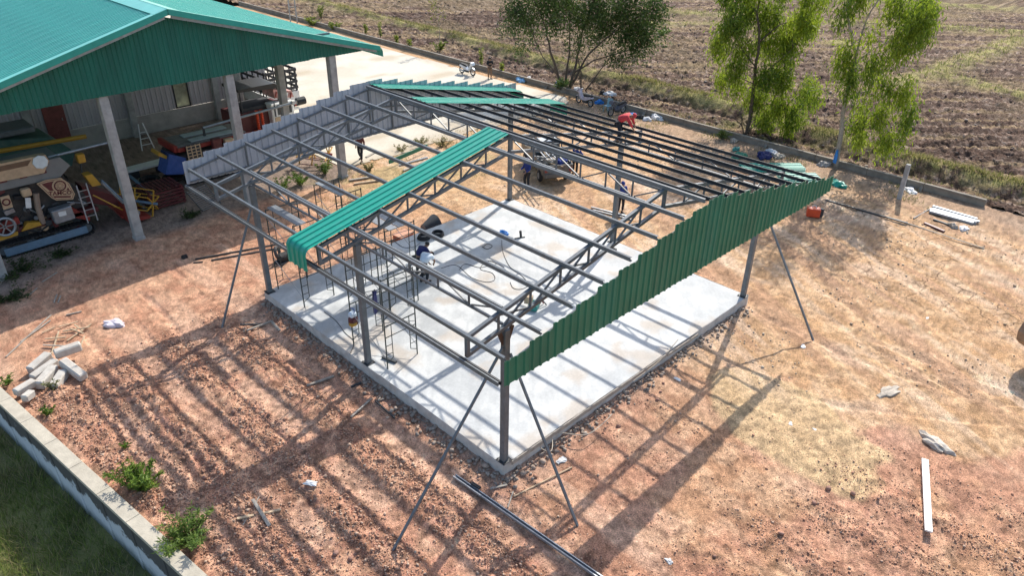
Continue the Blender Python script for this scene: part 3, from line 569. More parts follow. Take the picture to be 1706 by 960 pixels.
# roof sheets: ribbed steel rolled over the eave
def sheet_profile(w0, w1, pitch=.27, rib=.05, rh=.036):
    y = w0; P = [(w0, 0)]
    while y+pitch <= w1+.01:
        c = y+pitch/2; P += [(c-rib*.9, 0), (c-rib*.45, rh), (c+rib*.45, rh), (c+rib*.9, 0)]; y += pitch
    return P+[(w1, 0)]
def strip(prof, path, nrm, name, mt, parent, thick=.005):
    """prof [(s, h)] across, path list of (point fn)"""
    V = []; n = len(prof)
    for (x, z), (nx, nz) in zip(path, nrm):
        for (s, h) in prof: V.append((x+nx*h, s, z+nz*h))
    F = [(i*n+k, i*n+k+1, (i+1)*n+k+1, (i+1)*n+k) for i in range(len(path)-1) for k in range(n-1)]
    o = MB().add(V, F).build(name, mt, parent); md = o.modifiers.new('thickness', 'SOLIDIFY'); md.thickness = thick; md.offset = 0; return o
def eave_path(s, x_ridge, xe, r, drop, nseg=8):
    """down the slope on side s (-1 left, 1 right), then rolled over radius r and dropped"""
    a = math.atan(SL); off = .014
    P = [(x_ridge+(xe-x_ridge)*k/6, rz(x_ridge+(xe-x_ridge)*k/6)+off) for k in range(7)]; Nn = [(s*math.sin(a), math.cos(a))]*7
    cx, cz = xe-s*r*math.sin(a), rz(xe)+off-r*math.cos(a)
    for k in range(1, nseg+1):
        t = (math.pi/2-a)-(math.pi/2-a)*k/nseg; P.append((cx+s*r*math.cos(t), cz+r*math.sin(t))); Nn.append((s*math.cos(t), math.sin(t)))
    P.append((P[-1][0], P[-1][1]-drop)); Nn.append((s, 0)); return P, Nn
pr = sheet_profile(6.38, 7.46, .27, .045, .036); pa, nn = eave_path(-1, 6.42, -1.62, .22, .50); strip(pr, pa, nn, 'roof_sheet', GREEN_ROOF, frame)
for ya in (11.15, 14.0): pr = sheet_profile(ya, ya+1.08, .27, .045, .03); pa, nn = eave_path(1, 6.72, 14.85, .28, .3); strip(pr, pa, nn, 'roof_sheet', GREEN_ROOF, frame)

# gable sheets, each stepped up the slope
def gable_sheet(x0, w_, y, zb, zt, sgn, mt):
    P = []; n = 3; p = w_/n; P.append((x0, 0))
    for k in range(n): c = x0+p*(k+.5); P += [(c-.05, 0), (c-.022, .034), (c+.022, .034), (c+.05, 0)]
    P.append((x0+w_+.012, .004)); V = [(x, y+sgn*h, z) for z in (zb, zt) for (x, h) in P]; m_ = len(P)
    o = MB().add(V, [(k, k+1, m_+k+1, m_+k) for k in range(m_-1)]).build('gable_sheet', mt, frame); md = o.modifiers.new('thickness', 'SOLIDIFY'); md.thickness = .004; md.offset = 0
NS = 21; SW = (15.45+1.52)/NS
for k in range(NS):
    x0 = -1.52+k*SW; zl, zr_ = rz(x0), rz(x0+SW); j = random.uniform(-.015, .015)
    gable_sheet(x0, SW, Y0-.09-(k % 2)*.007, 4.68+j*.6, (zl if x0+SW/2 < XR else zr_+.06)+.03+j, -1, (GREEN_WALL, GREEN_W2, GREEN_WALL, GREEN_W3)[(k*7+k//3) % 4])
    gable_sheet(x0, SW, Y1+.09+(k % 2)*.007, 4.74+j*.6, max(zl, zr_)+.10+j, 1, GREY_SHEET)
for yy, sg in ((Y0-.05, 1), (Y1+.05, -1)):       # rails behind the gable sheets
    for s, xe in ((-1, -1.4), (1, 14.6)):
        MB().bar((XR+s*.02, yy, ZR-.24), (xe, yy, rz(xe)-.16), .04, .06).build('gable_rail', STEEL, frame)
        for k in (1, 3, 5): x = XR+s*k*sp; MB().bar((x, yy, rz(x)-.2), (x, yy, 4.86), .05, .05).build('gable_post', STEEL, frame)
    MB().bar((XR, yy, ZR-.28), (XR, yy, 4.86), .05, .05).build('gable_post', STEEL, frame)
    MB().bar((-1.4, yy, 4.82), (14.6, yy, 4.82), .04, .06).build('gable_rail', STEEL, frame)
    for s in (-1, 1): MB().bar((XR+s*.1, yy, 5.95), (XR+s*5.2, yy, 5.30), .035, .05).build('gable_rail', STEEL, frame)

# raking props that hold the columns upright
def prop(top, u, v, label):
    b = at(u, v, 0.02); o = MB().bar(top, b, .06, .06).build('steel_prop', STEEL, None); tag(o, label, 'steel prop', 'raking props steadying the frame')
prop((-.12, 13.0, 4.1), 370, 547, 'slanting steel prop from the frame corner beside the old shed down to bare red earth')
prop((-.12, -.02, 4.35), 655, 918, 'slanting steel prop crossing in front of the slab side towards the churned red ground')
prop((.05, -.13, 4.15), 962, 877, 'slanting steel prop under the green gable beside the stick and pale cable tangle')
prop((13.25, -.12, 4.2), 1355, 568, 'slanting steel prop from the green gable corner standing on the dry tan ground')

# ================================================================== OLD SHED
WX, WZ, WSL, WE = 1.55, 9.58, .282, 10.35          # ridge x, ridge z, slope, half width of the sloping part
def wz(x): return WZ-WSL*abs(x-WX)
shed = thing('machine_shed', 'big open shed with a light green ribbed roof and dark green gable over farm machines', 'shed', (1.5, 22, 0))
def shed_roof():
    a = math.atan(WSL); YA, W_ = 21.35, .76; r = .32
    for s in (-1, 1):
        xe = WX+s*WE; P = [(WX+s*.06+(xe-WX-s*.06)*k/4, wz(WX+s*.06+(xe-WX-s*.06)*k/4)+.02) for k in range(5)]; Nn = [(s*math.sin(a), math.cos(a))]*5
        cx, cz = xe-s*r*math.sin(a), wz(xe)+.02-r*math.cos(a)
        for k in range(1, 6): t = (math.pi/2-a)*(1-k/5); P.append((cx+s*r*math.cos(t), cz+r*math.sin(t))); Nn.append((s*math.cos(t), math.sin(t)))
        P.append((P[-1][0], P[-1][1]-.22)); Nn.append((s, 0))
        first = strip(sheet_profile(0, W_-.002, .19, .032, .034), P, Nn, 'roof_sheet', SHED_ROOF, shed); first.location.y = YA
        for k in range(1, 50):
            c = first.copy(); C.objects.link(c); c.location.y = YA+k*W_; c.location.z = (k % 2)*.004
        xm = WX+s*WE/2; L = WE/math.cos(a)
        FL = mat('shed_flashing', (.03, .32, .25), .4, 0, .1, 3)
        MB().box((xm, YA-.10, wz(xm)-.04), (L, .03, .22), Matrix.Rotation(s*a, 3, 'Y')).build('verge_flashing', FL, shed)
        MB().box((xm, YA+.02, wz(xm)+.078), (L, .26, .016), Matrix.Rotation(s*a, 3, 'Y')).build('verge_flashing', SHED_ROOF, shed)
        MB().box((xm, YA+.05, wz(xm)-.22), (L-.3, .08, .12), Matrix.Rotation(s*a, 3, 'Y')).build('verge_rail', STEEL_L, shed)
        MB().box((WX+s*.28, YA+19, wz(WX+s*.28)+.085), (.62, 38.1, .012), Matrix.Rotation(s*a, 3, 'Y')).build('ridge_cap', SHED_ROOF, shed)
        for k in range(7):
            x = WX+s*(1.1+k*1.5); MB().bar((x, YA+.1, wz(x)-.14), (x, YA+38, wz(x)-.14), .07, .14).build('roof_purlin', STEEL, shed)
shed_roof()
def shed_gable():
    Yg = 21.78; x = WX-10.2; W_ = .76
    while x < WX+10.2:
        n = 4; p = W_/n; P = [(x, 0)]
        for k in range(n): c = x+p*(k+.5); P += [(c-.04, 0), (c-.016, -.03), (c+.016, -.03), (c+.04, 0)]
        P.append((x+W_, -.003)); zt = [max(wz(q)-.30, 6.56) for q, _ in P]; j = random.uniform(-.02, .02); m_ = len(P)
        if max(zt) > 6.6:
            V = [(q, Yg+h, 6.53+j) for q, h in P]+[(q, Yg+h, z) for (q, h), z in zip(P, zt)]
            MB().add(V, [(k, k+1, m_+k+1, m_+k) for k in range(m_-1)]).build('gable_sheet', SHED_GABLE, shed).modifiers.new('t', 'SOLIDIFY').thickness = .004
        x += W_
    MB().bar((-8.5, Yg+.12, 6.62), (11.2, Yg+.12, 6.62), .1, .14).build('gable_rail', STEEL, shed); MB().bar((-6.9, Yg+.12, 7.6), (9.4, Yg+.12, 7.6), .06, .1).build('gable_rail', STEEL, shed)
    # rear cladding of the roof void, so that daylight does not pour in
shed_gable()
COLX = (-6.97, -1.51, 3.96, 9.42)
def shed_col(x, y, h=6.9):
    c = MB().box((x, y, h/2-.1), (.38, .38, h+.2), bev=.02).build('column', CONC, shed)
    MB().box((x, y, .05), (.44, .44, .2), bev=.03).build('column_foot', CONC, c)
for x in COLX: shed_col(x, 22.05, min(wz(x)-.3, 6.95))
for y in (27.5, 33.0, 38.5): shed_col(9.42, y, 6.95); shed_col(-6.97, y, 6.95)
for y in (27.5, 33.0):
    MB().bar((-6.9, y, 6.8), (9.4, y, 6.8), .12, .2).build('roof_tie', STEEL, shed)
    for s in (-1, 1): MB().bar((WX+s*8.2, y, wz(WX+s*8.2)-.4), (WX, y, WZ-.4), .12, .2).build('rafter', STEEL, shed)
def back_wall():
    Y = 36.4; x = -13.; SH = mat('shed_wall_sheet', (.46, .43, .44), .55, .1, .12, 1.2, grime=.45, gs=.7, gcol=(.30, .26, .25), stretch=(2, 1, .4)); W_ = .9
    PL = mat('plinth_render', (.42, .39, .35), .9, 0, .2, 1.5, grime=.4, gs=1.2, gcol=(.22, .2, .18))
    MB().box((-.2, Y+.1, .55), (26, .16, 1.2)).build('plinth', PL, shed)
    wl, wr = 6.85, 7.65
    while x < 12.6:
        if not (x+W_ > wl+.1 and x < wr-.1):
            P = [(x, 0)]; n = 3; p = W_/n
            for k in range(n): c = x+p*(k+.5); P += [(c-.06, 0), (c-.03, -.045), (c+.03, -.045), (c+.06, 0)]
            P.append((x+W_, -.004)); m_ = len(P); zt = min(7.4, max(wz(x)-.6, 6.))
            MB().add([(q, Y+h, z) for z in (1.18, zt) for q, h in P], [(k, k+1, m_+k+1, m_+k) for k in range(m_-1)]).build('wall_sheet', SH, shed).modifiers.new('t', 'SOLIDIFY').thickness = .004
        x += W_
    f = MB(); f.box((7.25, Y, 4.55), (.98, .08, .08)).box((7.25, Y, 1.22), (.98, .08, .08)).box((7.25, Y, 3.3), (.98, .08, .08)).box((6.8, Y, 2.9), (.08, .08, 3.4)).box((7.7, Y, 2.9), (.08, .08, 3.4)); wf = f.build('window_frame', STEEL_D, shed)
    PANE = mat('translucent_sheet', (.50, .50, .40), .4, 0, .35, 1.1, grime=.6, gs=1.4, gcol=(.16, .15, .09), trans=.5)
    MB().box((7.25, Y+.02, 2.26), (.86, .02, 2.0)).build('pane', PANE, wf); MB().box((7.25, Y+.02, 3.93), (.86, .02, 1.16)).build('pane', PANE, wf)
    for x in (-7, -1.5, 4, 9.4): MB().box((x, Y-.15, 3.3), (.36, .34, 6.9)).build('column', CONC, shed)
    d = MB().box((-1.0+.9, Y-.06, 1.95), (1.1, .06, 2.3)).build('door', mat('faded_red_door', (.20, .055, .045), .7, 0, .3, 3), shed); MB().box((.25, Y-.12, 1.9), (.04, .06, .14)).build('door_handle', STEEL_L, d)
back_wall()

# ------------------------------------------------------------------ machines in the shed
def poly_y(pix, Y): return [(q.x, q.z) for q in (on_y(u, v, Y) for u, v in pix)]
def text_mesh(s, size, M, name, m_, parent, depth=.006):
    cu = bpy.data.curves.new('lettering', 'FONT'); cu.body = s; cu.size = size; cu.extrude = depth; cu.align_x = 'CENTER'; cu.align_y = 'CENTER'; cu.resolution_u = 2; cu.offset = .006
    t = bpy.data.objects.new('tmp', cu); C.objects.link(t); bpy.context.view_layer.update(); me = bpy.data.meshes.new_from_object(t.evaluated_get(bpy.context.evaluated_depsgraph_get())); bpy.data.objects.remove(t); bpy.data.curves.remove(cu)
    me.transform(M); me.materials.clear(); return link(name, me, m_, parent)
def track(t, x0, x1, y, z, w_=.42, h=.55, m_=BLACK):
    r = h/2; n = 26; pts = []
    L = x1-x0-2*r
    def pp(s):
        s = s % (2*L+2*math.pi*r)
        if s < L: return (x0+r+s, z+h), 0
        s -= L
        if s < math.pi*r: a = math.pi/2-s/r; return (x1-r+r*math.cos(a), z+r+r*math.sin(a)), s/r
        s -= math.pi*r
        if s < L: return (x1-r-s, z), math.pi
        s -= L; a = -math.pi/2-s/r; return (x0+r+r*math.cos(a), z+r+r*math.sin(a)), math.pi+s/r
    tot = 2*L+2*math.pi*r; k = int(tot/.16); mb = MB()
    for i in range(k): (x, zz), an = pp(i*tot/k); mb.box((x, y, zz), (.13, w_, .06), Matrix.Rotation(an, 3, 'Y'))
    mb.build('track', m_, t)
    for i in range(4): x = x0+r+L*(i+.0)/3; MB().lathe([(0, -.1), (r*.72, -.1), (r*.72, .1), (0, .1)], (x, y, z+r), 14, (0, 1, 0)).build('road_wheel', STEEL, t)
def harvester_a():
    Y = 24.0
    t = thing('combine_harvester', 'maroon and cream tracked combine harvester with a TAMCO side panel under the green roof', 'harvester', (-4.5, 25, 0))
    for yy in (Y+.1, Y+1.5): track(t, -6.6, -2.7, yy, .04)
    MB().box((-4.6, Y+.85, 1.05), (4.6, 1.7, .22), bev=.03).build('chassis', MAROON, t)
    MB().prism([(-8.2, 1.2), (-2.6, 1.2), (-2.6, 1.75), (-3.3, 2.9), (-5.2, 3.35), (-8.2, 3.1)], 'y', Y+.35, 1.3).build('body', mat('harvester_grey', (.045, .043, .042), .55, 0, .25, 3, grime=.4, gs=3, gcol=(.16, .13, .1)), t)
    tank = MB().prism([(-8.2, 2.9), (-3.4, 2.9), (-2.9, 3.3), (-3.2, 3.75), (-8.2, 3.65)], 'y', Y+.05, 1.8).build('grain_tank', mat('tank_grey', (.20, .20, .19), .6, 0, .25, 2, grime=.5, gs=2, gcol=(.1, .085, .07)), t)
    for k in range(5): MB().box((-4.0-.75*k, Y+.03, 3.3), (.28, .04, .16)).build('tank_vent', MAROON, tank)
    beam = MB().prism(poly_y([(-40, 281), (0, 273), (62, 260), (76, 258), (82, 268), (74, 288), (0, 303), (-40, 312)], Y-.05), 'y', Y-.05, .35).build('top_beam', CREAM, t)
    MB().prism(poly_y([(-10, 279), (52, 266), (46, 276), (-10, 288)], Y-.06), 'y', Y-.065, .02).build('beam_panel', mat('brown_panel', (.16, .09, .05), .6), beam)
    q = on_y(67, 270, Y-.07); MB().lathe([(0, 0), (.30, 0), (.30, .03), (.26, .05), (0, .05)], (q.x, q.y, q.z), 8, (0, -1, 0)).build('disc', mat('pale_disc', (.62, .68, .68), .4), beam)
    pan = MB().prism(poly_y([(61, 306), (76, 300), (101, 296), (115, 305), (125, 323), (122, 332), (94, 334), (86, 330)], Y-.08), 'y', Y-.08, .05).build('side_panel', CREAM, t)
    MB().prism(poly_y([(64, 306.5), (77, 301.5), (100.5, 297.5), (113.5, 306), (123, 323), (120.5, 330.5), (95, 332.3), (87, 328.5)], Y-.085), 'y', Y-.085, .004).build('panel_line', MAROON, pan)
    MB().prism(poly_y([(65.5, 306.8), (77.5, 302.3), (100, 298.4), (112.8, 306.6), (122.2, 323), (120, 329.8), (95.3, 331.5), (87.8, 328)], Y-.089), 'y', Y-.089, .003).build('panel_face', CREAM, pan)
    MB().prism(poly_y([(69, 307), (79, 303.6), (99, 300.2), (111, 307.6), (116, 316.8), (83, 317.8)], Y-.094), 'y', Y-.094, .003).build('panel_field', MAROON, pan)
    q = on_y(100, 309.6, Y-.097); MB().lathe([(0, -.004), (.31, -.004), (.31, .004), (0, .004)], q, 24, (0, 1, 0)).build('emblem_disc', CREAM, pan); q = q+Vector((0, -.008, 0)); MB().torus(q, .215, .028, (0, 1, 0), 24, 6).build('emblem_ring', MAROON, pan); g_ = MB()
    for k in range(12): a = k*math.pi/6; g_.bar((q.x+.06*math.cos(a), q.y, q.z+.06*math.sin(a)), (q.x+.18*math.cos(a), q.y, q.z+.18*math.sin(a)), .018, .01)
    g_.build('emblem_gear', MAROON, pan)
    MB().prism(poly_y([(88.5, 326.6), (118.5, 326.2), (117.5, 329), (91, 329.4)], Y-.094), 'y', Y-.094, .003).build('panel_bar', MAROON, pan)
    q = on_y(100.5, 321.8, Y-.098); text_mesh('TAMCO', .25, Matrix.Translation(q) @ Matrix.Rotation(math.pi/2, 4, 'X') @ Matrix.Rotation(-.21, 4, 'Z'), 'lettering', MAROON, pan)
    g2 = MB().prism(poly_y([(0, 329), (15, 325), (22, 345), (6, 350)], Y-.1), 'y', Y-.1, .06).build('grille_panel', CREAM, t); q = on_y(10.5, 337, Y-.12); MB().torus(q, .13, .03, (0, 1, 0), 16, 6).build('emblem_ring', MAROON, g2)
    MB().box(on_y(103, 356, Y-.1), (.82, .5, .62), Matrix.Rotation(-.05, 3, 'Y'), bev=.03).build('control_box', STEEL_L, t); MB().box(on_y(104, 356, Y-.36), (.3, .02, .2)).build('box_label', WHITE, t)
    MB().box(on_y(47, 338, Y-.1), (.2, .06, .45), Matrix.Rotation(.2, 3, 'Y')).build('warning_plate', WHITE, t)
    MB().box(on_y(43, 320, Y), (.36, .3, .34), bev=.04).build('air_filter', CREAM, t); MB().tube([on_y(60, 322, Y), on_y(63, 345, Y), on_y(72, 372, Y)], .12, 8).build('duct', mat('dusty_duct', (.28, .2, .15), .7), t)
    w_ = on_y(8, 378, Y-.2); wh = MB().torus(w_, .38, .06, (0, 1, 0), 22, 8).build('pulley', STEEL_L, t)
    for k in range(6): a = k*math.pi/3; MB().bar(w_, (w_.x+.36*math.cos(a), w_.y, w_.z+.36*math.sin(a)), .05, .05).build('spoke', STEEL_L, wh)
    MB().prism(poly_y([(-30, 385), (30, 362), (34, 372), (-30, 402)], Y-.12), 'y', Y-.12, .2).build('guard', RED, t); MB().prism(poly_y([(36, 386), (70, 375), (66, 370), (45, 372)], Y-.1), 'y', Y-.1, .3).build('foot_plate', YELLOW, t); MB().prism(poly_y([(-20, 408), (30, 392), (30, 386), (-20, 400)], Y-.14), 'y', Y-.14, .1).build('foot_plate', YELLOW, t)
    MB().prism(poly_y([(118, 345), (127, 350), (150, 362), (150, 368), (122, 362)], Y), 'y', Y, .4).build('step_bracket', RED, t); MB().box((-4.7, Y-.22, .34), (3.3, .06, .34), Matrix.Rotation(-.02, 3, 'Y')).build('side_rail', BLUE_GREY, t)
    # belts, hoses, brackets and boxes crowding the open side
    rs = random.Random(11); pal = [MAROON, STEEL_D, STEEL, BLACK, CREAM, RUSTY, STEEL_L, RED]
    for k in range(46):
        u, v_ = rs.uniform(-8, 132), rs.uniform(318, 384); q = on_y(u, v_, Y+rs.uniform(.0, .3)); 
        if 60 < u < 125 and v_ < 336: continue
        r = rs.random(); m_ = rs.choice(pal)
        if r < .35: MB().box(q, (rs.uniform(.1, .4), rs.uniform(.1, .25), rs.uniform(.06, .3)), Matrix.Rotation(rs.uniform(-.4, .4), 3, 'Y'), bev=.015).build('bracket', m_, t)
        elif r < .6: MB().lathe([(0, -.04), (.05+.1*rs.random(), -.04), (.05+.1*rs.random(), .04), (0, .04)], q, 14, (0, 1, 0)).build('pulley', m_, t)
        else: MB().tube([q, q+Vector((rs.uniform(-.4, .4), rs.uniform(-.05, .05), rs.uniform(-.3, .3))), q+Vector((rs.uniform(-.8, .8), 0, rs.uniform(-.35, .2)))], rs.uniform(.02, .05), 6).build('hose', rs.choice([BLACK, STEEL_D, STEEL_L, MAROON]), t)
    # feeder house and cutter header towards the yard
    MB().prism([(-2.6, 1.3), (-.9, .5), (-.9, 1.0), (-2.6, 2.1)], 'y', Y+.5, .9).build('feeder_house', MAROON, t)
    hd = MB().prism([(-1.3, .15), (-.35, .12), (-.3, .2), (-.9, .35), (-1.15, 1.0), (-1.3, 1.0)], 'y', Y-.4, 2.7).build('header', RED, t)
    MB().tube([(-.85, Y-.3, .5), (-.85, Y+2.2, .5)], .16, 10).build('auger', STEEL_L, hd)
    MB().prism(poly_y([(140, 292), (152, 289), (168, 307), (153, 310)], Y+.2), 'y', Y+.1, .5).build('unloader_head', YELLOW, t); MB().box(on_y(134, 263, Y+.6), (.32, .32, .4), bev=.03).build('work_lamp', YELLOW, t); MB().bar(on_y(134, 268, Y+.6), on_y(137, 292, Y+.6), .06).build('lamp_post', STEEL_D, t)
    for d in (0, .14): MB().tube([on_y(169, 300+d*30, Y-.1+d), on_y(216, 345+d*30, Y-.1+d)], .045, 7).build('hydraulic_ram', STEEL_L if d else BLUE_GREY, t)
    MB().tube([on_y(155, 325, Y), on_y(205, 350, Y)], .035, 6).build('hose', YELLOW, t); MB().tube([on_y(80, 262, Y+.4), on_y(178, 238, Y+.9)], .06, 8).build('unloading_tube', STEEL_L, t)
    # cab roof and engine deck behind
    MB().box((-7.2, Y+1.1, 4.0), (2.2, 1.5, .5), bev=.08).build('engine_hood', STEEL_D, t)
harvester_a()
def ladder_a():
    t = thing('ladder', 'pale metal ladder leaning on the maroon and cream harvester', 'ladder', (-2.9, 23.6, .3)); Y = 23.72
    a0, a1, b0, b1 = on_y(127, 309, Y+.15), on_y(147, 372, Y-.1), on_y(143, 305, Y+.15), on_y(163, 367, Y-.1)
    for a, b in ((a0, a1), (b0, b1)): MB().bar(a, b, .05, .05).build('rail', STEEL_L, t)
    for k in range(1, 6): f = k/6; MB().bar(a0.lerp(a1, f), b0.lerp(b1, f), .035, .035).build('rung', STEEL_L, t)
ladder_a()
def harvester_b():
    t = thing('combine_harvester', 'low red combine harvester with grey top panels and cream grille behind the grey gable sheets', 'harvester', (4.6, 27.4, 0)); x, y = 4.7, 27.6
    for yy in (y-.9, y+.8): track(t, x-1.9, x+1.9, yy, .04)
    MB().box((x, y, 1.15), (4.2, 2.0, 1.0), bev=.05).build('body', mat('harvester_dark', (.06, .05, .05), .6, 0, .3, 3, grime=.4, gs=3, gcol=(.18, .13, .1)), t)
    MB().box((x-.1, y+.1, 2.02), (3.9, 1.9, .16), bev=.03).build('deck', mat('dusty_deck', (.17, .15, .14), .8, 0, .25, 3), t)
    for d in (-.45, .5): MB().box((x+.1, y+d, 2.13), (2.4, .5, .05)).build('top_panel', mat('pale_grey_panel', (.34, .38, .38), .5), t)
    MB().box((x-2.05, y+.1, 1.98), (.22, 2.0, .34), bev=.03).build('end_frame', RED, t); MB().box((x, y-1.0, 1.95), (4.0, .1, .2)).build('side_rail', RED, t)
    g_ = thing if False else None; gp_ = MB(); c = on_y(328, 253, 26.0); gp_.box((c.x, 26.4, c.z-.2), (.75, .05, 1.0)); gr = gp_.build('grille', STEEL_D, t)
    for k in range(6): MB().box((c.x, 26.36, c.z-.62+k*.17), (.74, .03, .05)).build('grille_bar', CREAM, gr); 
    for k in range(4): MB().box((c.x-.34+k*.23, 26.345, c.z-.2), (.05, .03, .98)).build('grille_bar', CREAM, gr)
    for k, (u, v) in enumerate([(362, 236), (383, 236)]): q = on_y(u, v, 26.2); MB().box((q.x, 26.35, q.z-.25), (.5, .3, .8), bev=.04).build('side_box', MAROON if k == 0 else CREAM, t)
    MB().prism([(x-2.9, .9), (x-2.0, .7), (x-1.7, 1.5), (x-2.5, 1.9)], 'y', y-1.1, 1.0).build('side_hood', BLUE, t); MB().prism([(x-3.0, 1.9), (x-2.2, 1.3), (x-2.1, 1.4), (x-2.9, 2.05)], 'y', y-.9, .9).build('hood_edge', YELLOW, t)
    MB().tube([(x-.2, y-.3, 2.6), (x+5.2, y-.9, 3.1)], .07, 8).build('unloading_tube', STEEL_L, t); MB().tube([(x+5.1, y-.9, 3.09), (x+5.6, y-.95, 3.12)], .22, 10).build('tube_end', STEEL_D, t); MB().box((x+4.95, y-.9, 3.1), (.3, .2, .2)).build('tube_collar', WHITE, t)
    for dx in (-.1,): MB().bar((x-.2, y-.3, 1.9), (x-.2, y-.3, 2.65), .1, .1).build('tube_post', STEEL_D, t)
harvester_b()
GLASS_D = mat('dark_glass', (.03, .035, .04), .15)
def harvester_c():
    t = thing('combine_harvester', 'red combine harvester with a black canopy and orange springs beside the white lorry', 'harvester', (9.6, 31.5, 0)); x, y = 9.4, 31.2
    for yy in (y-.8, y+.8): track(t, x-1.6, x+1.6, yy, .04)
    MB().box((x, y, 1.3), (3.4, 1.9, 1.3), bev=.06).build('body', MAROON, t)
    cn = MB().prism([(x-1.3, 3.35), (x+1.0, 3.35), (x+1.5, 3.1), (x+1.5, 3.0), (x-1.3, 3.2)], 'y', y-1.0, 2.0).build('canopy', mat('black_canopy', (.03, .03, .032), .5), t)
    for sx in (-1.2, 1.2):
        for sy in (-.9, .9): MB().bar((x+sx, y+sy, 1.9), (x+sx, y+sy, 3.2), .06).build('canopy_post', STEEL_D, t)
    MB().box((x, y, 2.0), (2.2, 1.6, .3)).build('deck', STEEL_D, t)
    sh_ = MB().prism([(x+.9, 3.0), (x+2.1, 2.7), (x+2.2, 2.3), (x+.9, 2.45)], 'y', y-1.0, 1.4).build('front_shield', mat('red_white_shield', (.55, .28, .24), .5, 0, .5, 3), t)
    for k in range(5): MB().box((x+1.02+k*.24, y-1.03, 2.68-k*.06), (.07, .03, .34), Matrix.Rotation(.35, 3, 'Y')).build('stripe', WHITE if k % 2 else RED, sh_)
    cb = MB().box((x+1.15, y-1.0, 1.45), (1.5, .8, 1.6), bev=.05).build('cab', WHITE, t); MB().box((x+1.25, y-1.41, 1.85), (.95, .03, .6)).build('cab_window', GLASS_D, cb); MB().box((x+.85, y-1.42, 1.1), (.6, .03, .7)).build('cab_door', CREAM, cb); MB().box((x+.6, y-1.44, 1.95), (.05, .06, .9)).build('mirror_arm', STEEL_D, cb)
    for k in range(2): MB().lathe([(.06+.05*(i % 2), i*.06) for i in range(20)], (x-.5+k*.3, y-1.25, .9), 10).build('spring', ORANGE, t)
    MB().box((x-.35, y-1.25, .6), (.9, .5, .5), bev=.04).build('spring_base', ORANGE, t); MB().lathe([(0, -.12), (.28, -.12), (.28, .12), (0, .12)], (x+.6, y-1.25, .55), 14, (0, 1, 0)).build('drum', RED, t)
    MB().box((x+1.3, y-1.35, .55), (.8, .5, .4)).build('tool_chest', BLUE, t)
harvester_c()
def lorry():
    t = thing('lorry', 'white lorry with a black slatted cargo body parked at the edge of the concrete yard', 'lorry', (12.6, 36.2, 0)); x, y = 12.55, 36.0
    MB().box((x, y, .85), (2.1, 5.6, .22)).build('chassis', STEEL_D, t)
    for yy in (-1.7, 1.9):
        for s in (-1, 1):
            wh = MB().torus((x+s*.9, y+yy, .46), .32, .15, (1, 0, 0), 20, 8).build('wheel', BLACK, t); MB().lathe([(0, -.06), (.24, -.06), (.24, .06), (0, .06)], (x+s*.95, y+yy, .46), 14, (1, 0, 0)).build('rim', STEEL_L, wh)
    bd = MB().box((x, y-.4, 1.02), (2.3, 4.6, .12)).build('cargo_bed', WHITE, t)
    for s in (-1, 1):
        MB().box((x+s*1.15, y-.4, 1.4), (.06, 4.6, .6)).build('side_board', WHITE, bd)
        for k in range(4): MB().box((x+s*1.15, y-.4, 1.95+k*.38), (.05, 4.6, .16)).build('slat', STEEL_D, bd)
        for k in range(7): MB().box((x+s*1.12, y-2.6+k*.74, 2.2), (.07, .08, 2.0)).build('slat_post', STEEL_D, bd)
    MB().box((x, y-2.72, 1.4), (2.3, .06, .62)).build('tail_board', WHITE, bd)
    for k in range(4): MB().box((x, y-2.72, 1.95+k*.38), (2.3, .05, .16)).build('slat', STEEL_D, bd)
    for k in range(4): MB().box((x-1.0+k*.67, y-2.70, 2.2), (.08, .07, 2.0)).build('slat_post', STEEL_D, bd)
    for s in (-1, 1): MB().box((x+s*.85, y-2.8, .85), (.35, .06, .16)).build('tail_lamp', RED, t)
    MB().box((x, y-2.78, .6), (2.0, .12, .14)).build('rear_bumper', WHITE, t)
    cab = MB().prism([(y+2.0, .8), (y+3.6, .8), (y+3.6, 1.7), (y+3.25, 2.6), (y+2.0, 2.6)], 'x', x-1.05, 2.1).build('cab', WHITE, t)
    for s in (-1, 1): MB().prism([(y+2.3, 1.75), (y+3.3, 1.75), (y+3.12, 2.4), (y+2.3, 2.4)], 'x', x+s*1.06-.01, .02).build('window', GLASS, cab)
    MB().add([(x-.9, y+3.59, 1.8), (x+.9, y+3.59, 1.8), (x+.9, y+3.3, 2.5), (x-.9, y+3.3, 2.5)], [(0, 1, 2, 3)]).tf(Matrix.Translation((0, .03, 0))).build('windscreen', GLASS, cab)
lorry()
